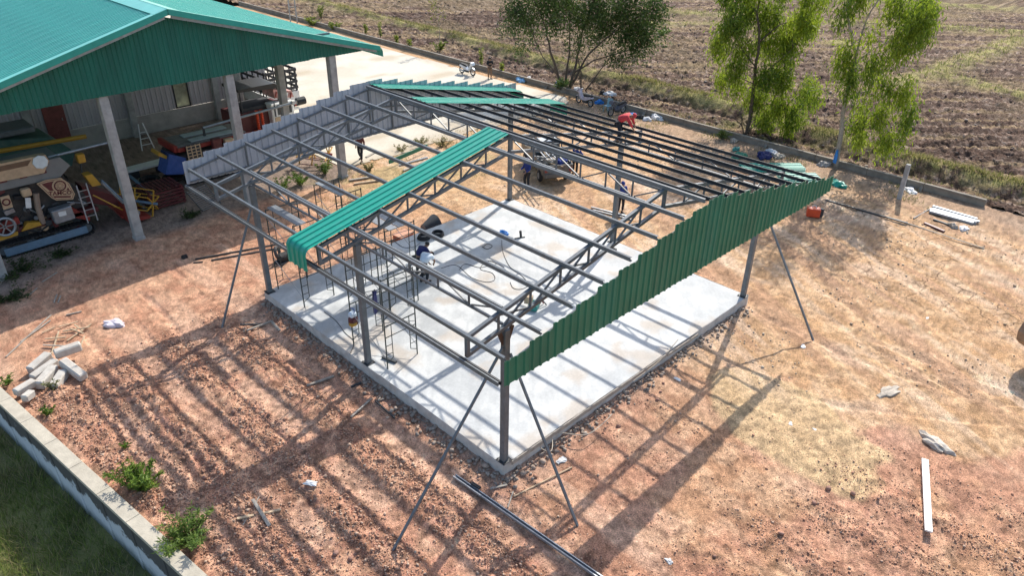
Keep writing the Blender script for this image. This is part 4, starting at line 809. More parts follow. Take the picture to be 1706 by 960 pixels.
def shed_clutter():
    for k, (u, v, r, tilt) in enumerate([(250, 300, .42, 0), (288, 296, .42, 0), (275, 315, .38, 0), (238, 312, .4, 0)]):
        q = at(u, v, .12); o = MB().torus((q.x, q.y, .13+.24*(k == 2)), r, .13, (0, 0, 1), 22, 8).build('tyre', BLACK); tag(o, ['bald black tyre lying on the shed floor beside the maroon slatted crate', 'black tyre lying below the blue and yellow harvester hood', 'black tyre lying half on another tyre in the shed', 'black tyre lying next to the red tipped white board'][k], 'tyre', 'tyres on the shed floor')
    # slatted maroon crate
    q = at(272, 338, 0); t = thing('slatted_crate', 'maroon slatted steel crate standing inside the shed near the tyres', 'crate', (q.x, q.y, 0))
    for k in range(5): MB().box((q.x, q.y-.75+.0, .15+.17*k), (1.7, .05, .11)).build('slat', MAROON, t); MB().box((q.x+.85, q.y, .15+.17*k), (.05, 1.5, .11)).build('slat', MAROON, t); MB().box((q.x-.85, q.y, .15+.17*k), (.05, 1.5, .11)).build('slat', MAROON, t)
    for k in range(9): MB().box((q.x-.76+.19*k, q.y, .96), (.12, 1.5, .04)).build('slat', MAROON, t)
    for sx in (-1, 1):
        for sy in (-1, 1): MB().box((q.x+sx*.8, q.y+sy*.7, .5), (.07, .07, .96)).build('post', MAROON, t)
    # grey bar rack leaning under the frame
    q = at(335, 345, 0); t = thing('bar_rack', 'grey steel bar grating leaning at the shed opening below the grey gable', 'grating', (q.x, q.y, 0))
    a = Vector((q.x-.2, q.y-.6, .05)); ex = Vector((.92, .3, 0)); ez = Vector((-.35, .3, .8))
    for k in range(12): MB().bar(a+ez*(k*.11), a+ez*(k*.11)+ex*1.2, .025).build('bar', STEEL_L, t)
    for f in (0, 1.2): MB().bar(a+ex*f-ez*.03, a+ex*f+ez*1.3, .04).build('frame_bar', STEEL_D, t)
    # pickup reels with yellow fingers
    for (u, v, r, lab) in ((255, 352, .62, 'yellow finger reel with blue shaft lying on the shed floor near the crate'), (546, 268, .75, 'yellow finger reel on a red implement beside the concrete yard')):
        q = at(u, v, .3); t = thing('finger_reel', lab, 'reel', (q.x, q.y, 0), 'finger reels'); ax = Vector((-.65, .74, .1)).normalized(); c = Vector((q.x, q.y, .72)); uu = ax.cross(Vector((0, 0, 1))).normalized(); vv = uu.cross(ax)
        MB().tube([c-ax*.3, c+ax*1.7], .07, 8).build('shaft', BLUE_GREY if u < 300 else RED, t)
        for s in (-.1, .8, 1.5):
            for k in range(6): a = k*math.pi/3+.2; d = uu*math.cos(a)+vv*math.sin(a); MB().bar(c+ax*s+d*.05, c+ax*s+d*r, .06, .04).build('arm', YELLOW, t)
        for k in range(6): a = k*math.pi/3+.2; d = uu*math.cos(a)+vv*math.sin(a); MB().tube([c+ax*-.1+d*r, c+ax*1.5+d*r], .025, 6).build('tine_bar', MAROON if u > 300 else YELLOW, t)
    # pointed white board with red edge
    q = at(245, 275, .5); t = thing('crop_divider', 'pointed white sheet steel crop divider with a red edge on the shed floor', 'divider', (q.x, q.y, 0))
    MB().prism([(q.x-1.5, q.y-.3), (q.x+.9, q.y-.35), (q.x+1.7, q.y+.15), (q.x+.9, q.y+.5), (q.x-1.5, q.y+.35)], 'z', .42, .10).build('board', WHITE, t); MB().prism([(q.x+.9, q.y-.36), (q.x+1.72, q.y+.15), (q.x+1.6, q.y+.2), (q.x+.7, q.y-.37)], 'z', .36, .2).build('edge', RED, t); MB().box((q.x-.8, q.y, .2), (.5, .4, .42)).build('rest', STEEL_D, t); MB().box((q.x+.6, q.y, .2), (.3, .4, .42)).build('rest', STEEL_D, t)
    # pipes on the floor
    for k, (a, b, m_, lab) in enumerate([((215, 292), (262, 330), BLUE_GREY, 'long blue pipe lying on the shed floor'), ((170, 330), (205, 362), RED, 'red steel beam lying beside the harvester header'), ((205, 318), (240, 345), STEEL_L, 'bright hydraulic pipe lying behind the concrete column')]):
        p, q = at(*a, .25), at(*b, .25); o = MB().tube([p, q], .08, 8).build('pipe', m_); tag(o, lab, 'pipe')
    q = at(241, 236, .4); t = thing('step_ladder', 'thin white stepladder against the far shed wall', 'ladder', (q.x, q.y, 0))
    for s in (-1, 1): MB().bar((q.x+s*.35, q.y-.3, 0), (q.x+s*.12, q.y, 1.5), .05).build('leg', WHITE, t)
    for k in range(3): MB().bar((q.x-.3+.06*k, q.y-.25+.07*k, .3+.35*k), (q.x+.3-.06*k, q.y-.25+.07*k, .3+.35*k), .04).build('rung', WHITE, t)
    # dark bulky harvester deep in the shed, seen only in outline
    t = thing('combine_harvester', 'dusty green and grey harvester deep in the shade by the far shed wall', 'harvester', (-3.2, 32, 0)); 
    for yy in (31.2, 32.8): track(t, -5.2, -1.6, yy, .04)
    MB().prism([(-6, .9), (-1.2, .9), (-.9, 1.6), (-1.8, 2.6), (-4.6, 3.0), (-6, 2.8)], 'y', 31.0, 2.0).build('body', mat('dusty_green', (.05, .12, .10), .7, 0, .3, 2, grime=.5, gs=2, gcol=(.15, .13, .1)), t); MB().box((-3.6, 32, 3.1), (2.6, 1.7, .3), bev=.05).build('grain_tank', STEEL, t); MB().tube([(-5.5, 30.9, 2.5), (-.2, 30.9, 2.3)], .12, 8).build('unloading_tube', YELLOW, t)
shed_clutter()

# ================================================================== THINGS ON THE SITE
def gz(x, y): return float(site_h(np.array([float(x)]), np.array([float(y)]))[0])
def ga(u, v, dz=0.): q = at(u, v, 0.); z = gz(q.x, q.y); q = at(u, v, z+dz); return q
SCAF = mat('scaffold_green_black', (.03, .045, .042), .5, .2, .3, 8, grime=.4, gs=6, gcol=(.2, .18, .15))
def scaffold(x0, x1, y0, y1, z, tiers, label, planks=True, H=1.7):
    t = thing('scaffold_tower', label, 'scaffold', ((x0+x1)/2, (y0+y1)/2, z), 'scaffold towers on the slab'); r = .022
    for k in range(tiers):
        zb = z+k*H
        for y in (y0, y1):
            mb = MB()
            for x in (x0, x1): mb.tube([(x, y, zb), (x, y, zb+H)], r, 6)
            mb.tube([(x0, y, zb+H-.05), (x1, y, zb+H-.05)], r*.9, 6); mb.tube([(x0, y, zb+H*.72), (x1, y, zb+H*.72)], r*.7, 5)
            for s, xo in ((1, x0), (-1, x1)):
                xi = xo+s*.26; mb.tube([(xi, y, zb+H-.05), (xi, y, zb+.35), (xo, y, zb+.22)], r*.7, 5)
                for q in range(3): mb.tube([(xo, y, zb+.55+.34*q), (xi, y, zb+.55+.34*q)], r*.6, 5)
            mb.build('frame', SCAF, t)
        for x in (x0, x1):
            MB().tube([(x+.02, y0, zb+.35), (x+.02, y1, zb+H*.8)], .012, 5).build('cross_brace', STEEL_L, t); MB().tube([(x-.02, y1, zb+.35), (x-.02, y0, zb+H*.8)], .012, 5).build('cross_brace', STEEL_L, t)
    if planks:
        for k in range(planks): MB().box((x0+.3+k*.42, (y0+y1)/2, z+tiers*H-.01), (.36, y1-y0+.2, .04)).build('plank', STEEL_L, t)
scaffold(.25, 1.5, 5.75, 7.7, ZS, 2, 'two tier black scaffold tower beside the middle column with a jacket hung on it', 0)
scaffold(.35, 1.65, 11.05, 12.95, ZS, 2, 'two tier black scaffold tower at the slab corner beside the old shed', 1)
scaffold(2.45, 3.75, 8.5, 10.4, ZS, 2, 'two tier black scaffold tower behind the two bending workers', 2)
q = ga(575, 432); scaffold(q.x-.6, q.x+.6, q.y-.8, q.y+.8, q.z, 2, 'black scaffold tower standing on earth between the slab and the shed bushes', 1)

def crumple(u, v, r, m_, name, label, cat, h=.5, sx=1.4, z=None, group=None, p=None):
    q = p or (ga(u, v) if z is None else at(u, v, z)); bm = bmesh.new(); bmesh.ops.create_icosphere(bm, subdivisions=3, radius=1); rs = random.Random(int(u*7+v)); ph = [rs.uniform(0, 9) for _ in range(6)]
    a = rs.uniform(0, 3.14); Rz = Matrix.Rotation(a, 3, 'Z')
    for w_ in bm.verts:
        c = w_.co; d = 1+.28*math.sin(3.1*c.x+ph[0])*math.sin(3.7*c.y+ph[1])+.16*math.sin(7*c.x+ph[2])*math.sin(6*c.z+ph[3])+.12*math.sin(11*c.y+ph[4])+rs.uniform(-.07, .07)
        n = Rz @ Vector((c.x*d*sx, c.y*d*.8, max(c.z, -.25)*d*h)); w_.co = n*r+Vector((q.x, q.y, q.z+.2*r*h))
    me = bpy.data.meshes.new(name); bm.to_mesh(me); bm.free(); o = link(name, me, m_); return tag(o, label, cat, group)
SACK = mat('white_sack', (.68, .67, .66), .7, 0, .15, 8, .3, 20, grime=.3, gs=5, gcol=(.4, .33, .27))
SACK_D = mat('dirty_sack', (.42, .36, .29), .85, 0, .35, 8, .4, 20)
crumple(190, 541, .27, mat('pinkish_plastic', (.66, .60, .64), .5, 0, .15, 6), 'plastic_bag', 'crumpled pinkish white plastic bag alone on the bare red earth', 'bag', .45)
crumple(1557, 741, .27, mat('grey_rag', (.55, .48, .40), .9, 0, .3, 6, .3, 20), 'cloth_bundle', 'dusty crumpled sack lying above the white board on tan ground', 'sack', .5, 1.9)
crumple(1483, 653, .25, SACK_D, 'torn_sack', 'torn flat grey sack on the reddish patch of dry ground', 'sack', .22, 1.9)
crumple(935, 768, .14, mat('cement_lump', (.58, .57, .55), .95, 0, .3, 14, .5, 30), 'cement_spill', 'small pale cement spill beside the slab corner stick', 'cement', .25, 1.2)
crumple(1115, 936, .11, mat('cement_lump', (.5, .5, .5)), 'cement_spill', 'pale cement lump near the broad gable shadow', 'cement', .3, 1.)
for u, v, r, lab in [(1128, 632, .09, 'small pink white paper scrap beside the slab front'), (1317, 706, .07, 'white bottle on the sand patch'), (1357, 716, .05, 'tiny white scrap on the sand patch edge'), (518, 806, .13, 'white scrap of board on a red earth lane'), (338, 843, .07, 'white scrap beside the two crossed battens'), (1338, 577, .1, 'white scrap at the foot of a slanting prop'), (1545, 530, .06, 'white pebble like scrap on tan cracked ground')]:
    crumple(u, v, r, WHITE, 'litter_scrap', lab, 'litter', .3, 1.5)

# concrete post offcuts heaped by the near wall
def post_piece(a, b, za, zb, w_, label):
    p, q = at(*a, za), at(*b, zb); d = q-p; L = d.length+.12; c = (p+q)/2; rot = d.to_track_quat('X', 'Z').to_matrix()
    bm = MB().box(c, (L, w_, w_), rot, bev=w_*.14); o = bm.build('concrete_post_piece', CONC_BLOCK); tag(o, label, 'concrete block', 'concrete post offcuts by the wall')
for a, b, za, zb, w_, lab in [((94, 590), (132, 577), .42, .45, .30, 'chamfered concrete post offcut topmost on the heap pointing to the old shed'), ((106, 604), (138, 628), .42, .22, .29, 'long concrete post offcut with a chamfered end at the open side of the heap'), ((52, 617), (80, 593), .2, .28, .30, 'concrete post offcut next to the sticks on the heap'), ((56, 630), (92, 604), .2, .26, .28, 'concrete post offcut wedged in the middle of the heap'), ((66, 642), (90, 615), .22, .26, .32, 'broad flat concrete offcut in front of the wedged one'), ((90, 646), (106, 622), .18, .22, .3, 'square concrete offcut beside the broad flat one'), ((28, 654), (55, 638), .3, .3, .26, 'concrete offcut resting against the wall cap'), ((42, 664), (52, 656), .3, .28, .24, 'short cube of concrete by the wall cap')]:
    post_piece(a, b, za, zb, w_, lab)

def stick(a, b, w_, h, m_, name, label, cat='batten', dz=.03, group=None, tz=0.):
    p, q = ga(*a, dz), ga(*b, dz+tz); o = MB().bar(p, q, w_, h).build(name, m_); return tag(o, label, cat, group)
SG = 'offcut sticks by the concrete heap'
for a, b, m_ in [((98, 545), (130, 536), WOOD), ((105, 552), (150, 545), WOOD), ((112, 568), (152, 540), WOOD), ((86, 590), (98, 552), WOOD), ((75, 565), (110, 562), WOOD), ((72, 575), (108, 577), WOOD_G), ((118, 548), (140, 556), WOOD), ((124, 541), (138, 552), WOOD), ((50, 608), (74, 590), WOOD_G), ((134, 578), (141, 560), WOOD), ((70, 555), (92, 545), WOOD)]:
    stick(a, b, .05, .03, m_, 'wood_stick', 'thin pale wooden stick in the loose scatter behind the concrete offcuts', 'stick', random.uniform(.03, .1), SG)
for a, b, lab in [((70, 470), (95, 454), 'pale stick lying in the shed shade near the weeds'), ((48, 492), (62, 480), 'short pale stick at the edge of the shaded bank'), ((90, 504), (95, 491), 'short stick beside the burnt patch'), ((97, 504), (101, 493), 'second short stick lying beside another by the burnt patch'), ((110, 525), (136, 519), 'brown stick lying alone inside the shade line'), ((10, 595), (85, 525), 'long thin bent pole on the shaded red bank'), ((34, 570), (84, 534), 'second thin pole on the shaded red bank')]: stick(a, b, .05, .03, WOOD_G, 'wood_stick', lab, 'stick')
stick((395, 865), (468, 850), .07, .04, WOOD, 'wood_batten', 'pale batten lying under another in a cross on the clods'); stick((421, 833), (449, 877), .09, .04, WOOD_G, 'wood_batten', 'grey batten laid across another on the clods', dz=.09)
stick((405, 875), (432, 828), .025, .025, WOOD_G, 'wood_stick', 'thin twig lying through the crossed battens', 'stick'); stick((511, 643), (556, 627), .08, .05, WOOD_G, 'wood_batten', 'grey batten alone on the earth lane beside the slab')
stick((585, 695), (618, 665), .06, .04, WOOD_G, 'wood_batten', 'short grey batten leading to a rock pile by the slab'); stick((625, 668), (658, 697), .05, .05, STEEL_D, 'steel_rod', 'dark rod lying from the rock pile along the slab', 'rod'); stick((585, 645), (602, 638), .07, .05, STEEL_D, 'steel_offcut', 'short black steel offcut beside the slab rubble', 'steel offcut')
stick((411, 551), (453, 535), .07, .05, WOOD_G, 'wood_batten', 'long grey batten near the left slab corner'); stick((452, 535), (466, 551), .09, .05, WOOD_G, 'wood_batten', 'short grey batten meeting a long one in an L'); stick((400, 541), (436, 540), .08, .03, STEEL_D, 'steel_offcut', 'dark flat strip on the earth near the slab corner', 'steel offcut')
stick((856, 828), (953, 779), .035, .035, WOOD, 'wood_pole', 'long thin pale pole lying by the slab corner under the slanting prop', 'pole'); stick((846, 846), (855, 820), .04, .03, WOOD_G, 'wood_stick', 'short upright looking stick beside the steel channel', 'stick'); stick((817, 815), (845, 808), .06, .03, WOOD_G, 'wood_stick', 'short grey stick touching the steel channel end', 'stick')
# long steel channel in the foreground and a shorter one lying in it
def channel(p, q, w_, h, m_, name, label, cat='steel channel', group=None, parent=None):
    d = (q-p).normalized(); s = d.cross(Vector((0, 0, 1))).normalized(); mb = MB(); t = .008
    mb.bar(p+Vector((0, 0, t/2)), q+Vector((0, 0, t/2)), w_, t); 
    for k in (-1, 1): mb.bar(p+s*k*(w_/2-t/2)+Vector((0, 0, h/2+t)), q+s*k*(w_/2-t/2)+Vector((0, 0, h/2+t)), t, h); mb.bar(p+s*k*(w_/2-.02)+Vector((0, 0, h+t)), q+s*k*(w_/2-.02)+Vector((0, 0, h+t)), .03, t)
    o = mb.build(name, m_, parent)
    if not parent: tag(o, label, cat, group)
    return o
channel(ga(757, 795, .05), ga(1010, 972, .06), .13, .06, STEEL_L, 'steel_channel', 'long bright steel channel lying on red earth before the slab corner')
channel(ga(786, 806, .14), ga(800, 815, .14), .09, .04, STEEL_D, 'steel_offcut', 'short dark steel offcut lying across the long bright channel', 'steel offcut')
# board on the right
p, q = at(1541, 766, .14), at(1547, 886, .16); tag(MB().bar(p, q, .18, .05).build('white_board', WHITE), 'straight white board lying on reddish tan ground', 'board')
# stacked channels and bits by the field wall
t = None
for k in range(4):
    p, q = at(1549, 351, .1), at(1622, 371, .1); s_ = (q-p).cross(Vector((0, 0, 1))).normalized()*(-.205*k); p, q = p+s_-(q-p)*.03*(k % 2), q+s_+(q-p)*.04*(k % 3); o = MB().bar(p+Vector((0, 0, gz(p.x, p.y))), q+Vector((0, 0, gz(q.x, q.y))), .165, .10+.05*(k % 2)).build('steel_channel', mat('zinc_channel', (.33, .36, .39), .45, .2, .15, 4)); tag(o, 'bright zinc steel section lying in a row of four by the low wall', 'steel channel', 'steel sections laid by the low wall')
stick((1540, 372), (1573, 386), .14, .1, MAROON, 'steel_offcut', 'short maroon tube offcut below the bright steel sections', 'steel offcut'); stick((1555, 366), (1580, 375), .1, .1, STEEL_D, 'steel_offcut', 'dark tube offcut just behind the maroon one', 'steel offcut'); stick((1522, 364), (1548, 349), .06, .05, STEEL_D, 'steel_offcut', 'thin dark bar beside the bright steel sections', 'steel offcut')
crumple(1587, 378, .26, SACK_D, 'rag_bundle', 'dusty rag bundle beside the maroon tube offcut', 'rag', .6, 1.1); crumple(1605, 382, .22, SACK, 'white_bundle', 'white bundle at the end of the scrap row', 'bundle', .5, 1.4)
p, q = ga(1497, 334, -.1), None; d = Vector((-.015, .01, 1)); tag(MB().bar(p, p+d*2.0, .2, .2).build('concrete_post', CONC), 'square concrete post leaning slightly in front of the low wall', 'post')
crumple(1515, 318, .4, SACK, 'cement_bag', 'split white cement bag behind the leaning concrete post', 'bag', .3, 1.4)
stick((1376, 333), (1512, 372), .12, .06, STEEL_D, 'steel_rail', 'long dark steel rail lying on cracked tan ground beyond the gable', 'rail'); stick((1512, 372), (1640, 414), .07, .02, WOOD_G, 'hose', 'flat dusty hose trailing on from the dark rail', 'hose', .01)
# orange welding set
q = ga(1354, 361); t = thing('welding_machine', 'orange and black welding machine standing on cracked tan ground past the gable', 'welder', q)
MB().box(q+Vector((-.05, 0, .27)), (.42, .62, .44), Matrix.Rotation(.5, 3, 'Z'), bev=.04).build('case', ORANGE, t); MB().box(q+Vector((.12, -.16, .26)), (.2, .5, .42), Matrix.Rotation(.5, 3, 'Z'), bev=.03).build('front_panel', STEEL_D, t); MB().torus(q+Vector((-.05, 0, .52)), .1, .02, (1, .2, 0), 14, 6).build('handle', WHITE, t)
# stacked green sheets beyond the gable
for k, (u, v, L, lab) in enumerate([(1285, 283, 3.6, 'stack of green roof sheets lying on the ground beyond the far eave'), (1330, 300, 2.2, 'short green roof sheets on the ground by the gable end')]):
    q = ga(u, v); t = thing('roof_sheet_stack', lab, 'sheet stack', q); Rm = Matrix.Rotation(-.75, 4, 'Z')
    for j in range(3):
        pr_ = sheet_profile(-.5, .5, .25, .04, .03); o = strip(pr_, [(-L/2, 0), (L/2, 0)], [(0, 1), (0, 1)], 'sheet', GREEN_ROOF, t); o.data.transform(Matrix.Translation(q+Vector((.1*j, .05*j, .06+.05*j))) @ Rm)
crumple(1396, 309, .42, GREEN_ROOF, 'green_sheet_offcut', 'crumpled green sheet offcut just past the gable end', 'sheet offcut', .5, 1.1)
p, q = ga(648, 270, .35), ga(712, 243, .35); tag(MB().bar(p, q, .05, .22).build('green_flashing', GREEN_WALL), 'long dark green flashing lying across the weeds behind the frame', 'flashing')
for a, b, m_, lab in [((582, 300), (622, 294), WOOD_G, 'weathered plank lying next to the shed column foot'), ((590, 306), (632, 300), WOOD, 'pale plank lying in front of another by the column foot'), ((665, 275), (712, 262), STEEL_L, 'light steel section lying in the weeds below the green flashing'), ((672, 284), (715, 266), WOOD_G, 'grey plank lying among weeds'), ((610, 262), (625, 254), WOOD_G, 'short board at the walking person feet')]: stick(a, b, .14, .05, m_, 'plank', lab, 'plank', .06)
for a, b, lab in [((325, 432), (474, 405), 'long black steel tube lying in the shed shade'), ((352, 434), (478, 411), 'second long black steel tube lying just nearer the slab')]: stick(a, b, .07, .06, STEEL_D, 'steel_tube', lab, 'steel tube')
crumple(308, 430, .14, BLACK, 'black_bucket', 'small black lump beside the steel tubes in shade', 'bucket', .9, 1.); stick((322, 438), (338, 436), .05, .04, STEEL_D, 'steel_offcut', 'tiny dark offcut in front of the black lump', 'steel offcut')
for a, b in (((985, 345), (1050, 362)), ((988, 350), (1052, 366)), ((992, 347), (1046, 360))): stick(a, b, .06, .06, STEEL_L, 'steel_tube', 'grey steel tube in a small bundle behind the far slab edge', 'steel tube', .04, 'tube bundle behind the slab')
# plate compactor by the left slab corner
q = ga(470, 436); t = thing('site_machine', 'small dark engine powered site machine on earth beside the left slab corner', 'machine', q)
MB().torus(q+Vector((-.1, .1, .45)), .22, .07, (.7, -.7, .2), 18, 8).build('flywheel', STEEL_D, t); MB().box(q+Vector((.1, 0, .2)), (.5, .4, .3), bev=.05).build('engine', BLACK, t); MB().box(q+Vector((.1, 0, .03)), (.8, .5, .06), Matrix.Rotation(.4, 3, 'Z')).build('base_plate', STEEL_D, t); MB().tube([q+Vector((.3, 0, .3)), q+Vector((.55, -.2, .75))], .02, 6).build('handle', STEEL, t)

# ------------------------------------------------------------------ on the slab
for k, (u, v) in enumerate([(706, 398), (729, 393)]):
    q = at(u, v, ZS); t = thing('cable_coil', ['black cable coil lying on the slab beside the mixing tub', 'black cable coil lying nearer the red box'][1-k], 'coil', q, 'cable coils on slab')
    for j in range(3): MB().torus(q+Vector((.02*j, .01*j, .05+.05*j)), .27-.02*j, .035, (0, 0, 1), 22, 6).build('cable_turn', BLACK, t)
q = at(716, 380, .02); t = thing('mixing_tub', 'grey half barrel mixing tub tilted up behind the slab edge', 'tub', q)
n = 14; V = []; 
for i in range(n+1):
    a = math.pi*i/n
    for s, r in ((-.62, .25), (.62, .6)): V.append(q+Vector((s*.6, r*math.cos(a)*.8, .05+r*.85*math.sin(a))))
o = MB().add(V, [(2*i, 2*i+1, 2*i+3, 2*i+2) for i in range(n)]).build('shell', STEEL_D, t); o.modifiers.new('t', 'SOLIDIFY').thickness = .02
MB().add([V[2*i] for i in range(n+1)], [tuple(range(n+1))]).build('tub_end', STEEL, t)
q = ga(672, 398); t = thing('tool_box', 'flat red wooden box on the ground at the back edge of the slab', 'box', q); MB().box(q+Vector((0, 0, .12)), (.75, .55, .24), Matrix.Rotation(.1, 3, 'Z')).build('box_body', mat('brick_red', (.42, .13, .07), .8), t); MB().box(q+Vector((0, 0, .26)), (.8, .6, .04), Matrix.Rotation(.1, 3, 'Z')).build('lid', mat('salmon_board', (.55, .28, .18), .8), t)
crumple(840, 389, .2, BLUE_BRIGHT, 'blue_plastic_bag', 'bright blue crumpled plastic bag on the shaded band of the slab', 'bag', .45, 1.3, ZS)
q = at(889, 514, ZS); t = thing('grinder_set', 'teal machine with a timber block and red hoses on the slab', 'machine', q); MB().box(q+Vector((0, 0, .13)), (.55, .38, .24), Matrix.Rotation(.5, 3, 'Z'), bev=.05).build('case', TEAL, t); MB().box(q+Vector((-.02, .25, .3)), (.22, .3, .3), Matrix.Rotation(.5, 3, 'Z')).build('timber_block', WOOD, t)
for j in range(3): MB().tube([q+Vector((.25, -.05*j, .15)), q+Vector((.4, -.1+.1*j, .22)), q+Vector((.5, -.2+.15*j, .03))], .025, 6).build('hose', RED if j % 2 else STEEL_D, t)
q = at(868, 396, ZS); t = thing('hand_tool', 'dark upright hand tool standing on the sunny slab', 'tool', q); MB().bar(q, q+Vector((.0, .05, .32)), .09, .07).build('tool_body', STEEL_D, t); MB().bar(q+Vector((-.3, .1, .02)), q+Vector((.15, -.1, .02)), .05, .04).build('tool_base', STEEL_D, t)
tag(MB().bar(at(637, 595, ZS+.04), at(660, 604, ZS+.04), .09, .07).build('steel_offcut', STEEL_D), 'short black bar on the slab beside the middle column', 'steel offcut')
tag(MB().bar(at(1014, 409, ZS+.04), at(1027, 416, ZS+.04), .08, .06).build('steel_offcut', STEEL_D), 'short black bar on the slab by the far middle column', 'steel offcut')
CAB = mat('dark_cable', (.05, .045, .04), .7)
def cable(pix, label, r=.011, z=ZS+.012, m_=CAB, name='cable'):
    P = [at(u, v, z) for u, v in pix]; Q = []
    for i in range(len(P)-1):
        p0, p1, p2, p3 = P[max(i-1, 0)], P[i], P[i+1], P[min(i+2, len(P)-1)]
        for k in range(6): f = k/6; Q.append(.5*((2*p1)+(p2-p0)*f+(2*p0-5*p1+4*p2-p3)*f*f+(3*p1-p0-3*p2+p3)*f**3))
    Q.append(P[-1]); tag(MB().tube(Q, r, 5).build(name, m_), label, 'cable')
cable([(735, 447), (760, 442), (785, 462), (810, 470), (824, 466), (820, 455), (800, 448), (815, 435), (840, 445)], 'dark cable looping across the middle of the slab')
cable([(820, 440), (800, 446), (775, 440), (765, 450)], 'short dark cable on the shaded band of the slab')
cable([(836, 400), (838, 420), (850, 445), (870, 460), (880, 475), (868, 482), (855, 480), (850, 470)], 'dark cable running from the hand tool to the teal machine')
cable([(655, 400), (672, 412), (690, 411), (700, 405)], 'dark cable curling between the red box and the coils'); cable([(805, 412), (812, 406), (820, 410), (812, 415), (803, 411)], 'small dark loop of cable on the shaded slab band')
cable([(540, 520), (560, 535), (575, 555), (590, 570), (583, 590)], 'dark cable snaking along the side edge of the slab')
PALE = mat('pale_cable', (.50, .42, .32), .8)
cable([(915, 715), (920, 730), (918, 752), (900, 745), (905, 725), (935, 722), (975, 725), (1000, 710), (1020, 690)], 'pale tangled cable hanging off the slab front', .014, .3, PALE)
cable([(1055, 635), (1100, 600), (1130, 565)], 'pale cable lying on the slab front edge', .01, ZS+.02, PALE)
# jacket and bag hung on the scaffold
def cloth_hung(c, name, label, cat, m_, w_, h):
    mb = MB(); n = 9; rows = 8
    for side in (-1, 1):
        V = []
        for i in range(rows):
            f = i/(rows-1); ww = w_*(.35+.75*math.sin(min(1, f*1.5)*1.57))*(1-.12*f)
            for j in range(n):
                s = j/(n-1)-.5; V.append(c+Vector((s*ww*.7, s*ww*.7, -f*h))+Vector((.71, -.71, 0))*side*(.05+.04*math.sin(j*2.1+i*.6)+.03*f)*(1-abs(s)*1.9))
        mb.add(V, [(i*n+j, i*n+j+1, (i+1)*n+j+1, (i+1)*n+j) for i in range(rows-1) for j in range(n-1)])
    return tag(mb.build(name, m_, smooth=True), label, cat)
cloth_hung(Vector((.95, 7.2, 2.55)), 'hung_jacket', 'navy work jacket hanging on the scaffold by the middle column', 'jacket', SHIRT_N, .55, .8)
q = Vector((.28, 7.62, 1.55)); t = thing('hung_bag', 'patterned bag with yellow and maroon bottom hanging on a scaffold leg', 'bag', q); MB().box(q+Vector((0, 0, -.1)), (.3, .26, .34), bev=.06).build('bag_body', MAROON, t); MB().box(q+Vector((-.05, -.05, -.18)), (.24, .2, .14), bev=.03).build('bag_base', YELLOW, t); MB().box(q+Vector((0, 0, .16)), (.26, .22, .22), bev=.06).build('bag_top', SHIRT_W, t); MB().torus(q+Vector((0, 0, .32)), .1, .015, (1, .3, 0), 12, 5).build('strap', BLUE, t)

# ------------------------------------------------------------------ rubbish by the field wall
for k, (u, v, r, m_, nm, lab, cat) in enumerate([(1000, 172, .38, BLUE_BRIGHT, 'blue_tarp_bundle', 'bundled blue tarpaulin beside the parked motorcycles', 'tarpaulin'), (868, 135, .4, mat('pale_blue_plastic', (.25, .5, .75), .5, 0, .4, 8), 'blue_plastic_sheet', 'pale blue crumpled plastic sheeting at the yard wall', 'plastic sheet'), (880, 132, .3, SACK, 'white_bag', 'white plastic bag next to the pale blue sheeting', 'bag'), (1016, 158, .34, SACK, 'white_bag', 'white sack lying on top of the rubbish heap', 'sack'), (1004, 155, .25, BLACK, 'black_bag', 'black rubbish bag beside the white sack', 'bag'), (1052, 193, .3, BLUE_BRIGHT, 'blue_plastic_bag', 'blue and white plastic bag behind the man in red', 'bag'), (1068, 197, .28, BLACK, 'black_bag', 'black bag between plastic bags along the low wall', 'bag'), (1078, 200, .28, SACK, 'white_bag', 'dirty white bag next to the black bag by the wall', 'bag'), (1094, 197, .42, SACK, 'white_bag', 'big bright white bag at the end of the rubbish row', 'bag'), (1222, 236, .3, SACK_D, 'stone_sack', 'brown dirty sack beside the palm like plant', 'sack'), (1226, 250, .25, TEAL, 'teal_bucket_heap', 'teal plastic thing lying near the dead shrub', 'plastic'), (1232, 262, .4, mat('green_net', (.06, .22, .13), .9, 0, .4, 12), 'green_netting', 'green netting crumpled before the dead shrub', 'netting'), (1285, 256, .35, SACK, 'white_bag', 'pinkish white bag heap in front of the low wall', 'bag'), (1272, 262, .45, SHIRT_N, 'dark_cloth_heap', 'dark blue cloth heap below the pinkish white bags', 'cloth'), (1297, 262, .3, SACK_D, 'brown_sack', 'brown sack next to the pinkish white bags', 'sack'), (1372, 276, .35, mat('grey_twigs', (.36, .33, .30), .9, 0, .4, 20), 'twig_heap', 'grey heap of twigs at the slender tree foot', 'twigs'), (930, 140, .3, BLUE_GREY, 'blue_bag', 'grey blue bag tucked against the dark tree', 'bag'), (962, 150, .3, SACK, 'white_bag', 'pale bag between the dark tree stems', 'bag')]):
    crumple(u, v, r, m_, nm, lab, cat, .6, 1.2)
q = Vector((30.85, 4.1, 1.0)); cloth_hung(q+Vector((-.15, .05, .1)), 'blue_cloth', 'bright blue cloth tied round the slender pale tree', 'cloth', BLUE_BRIGHT, .45, .75)
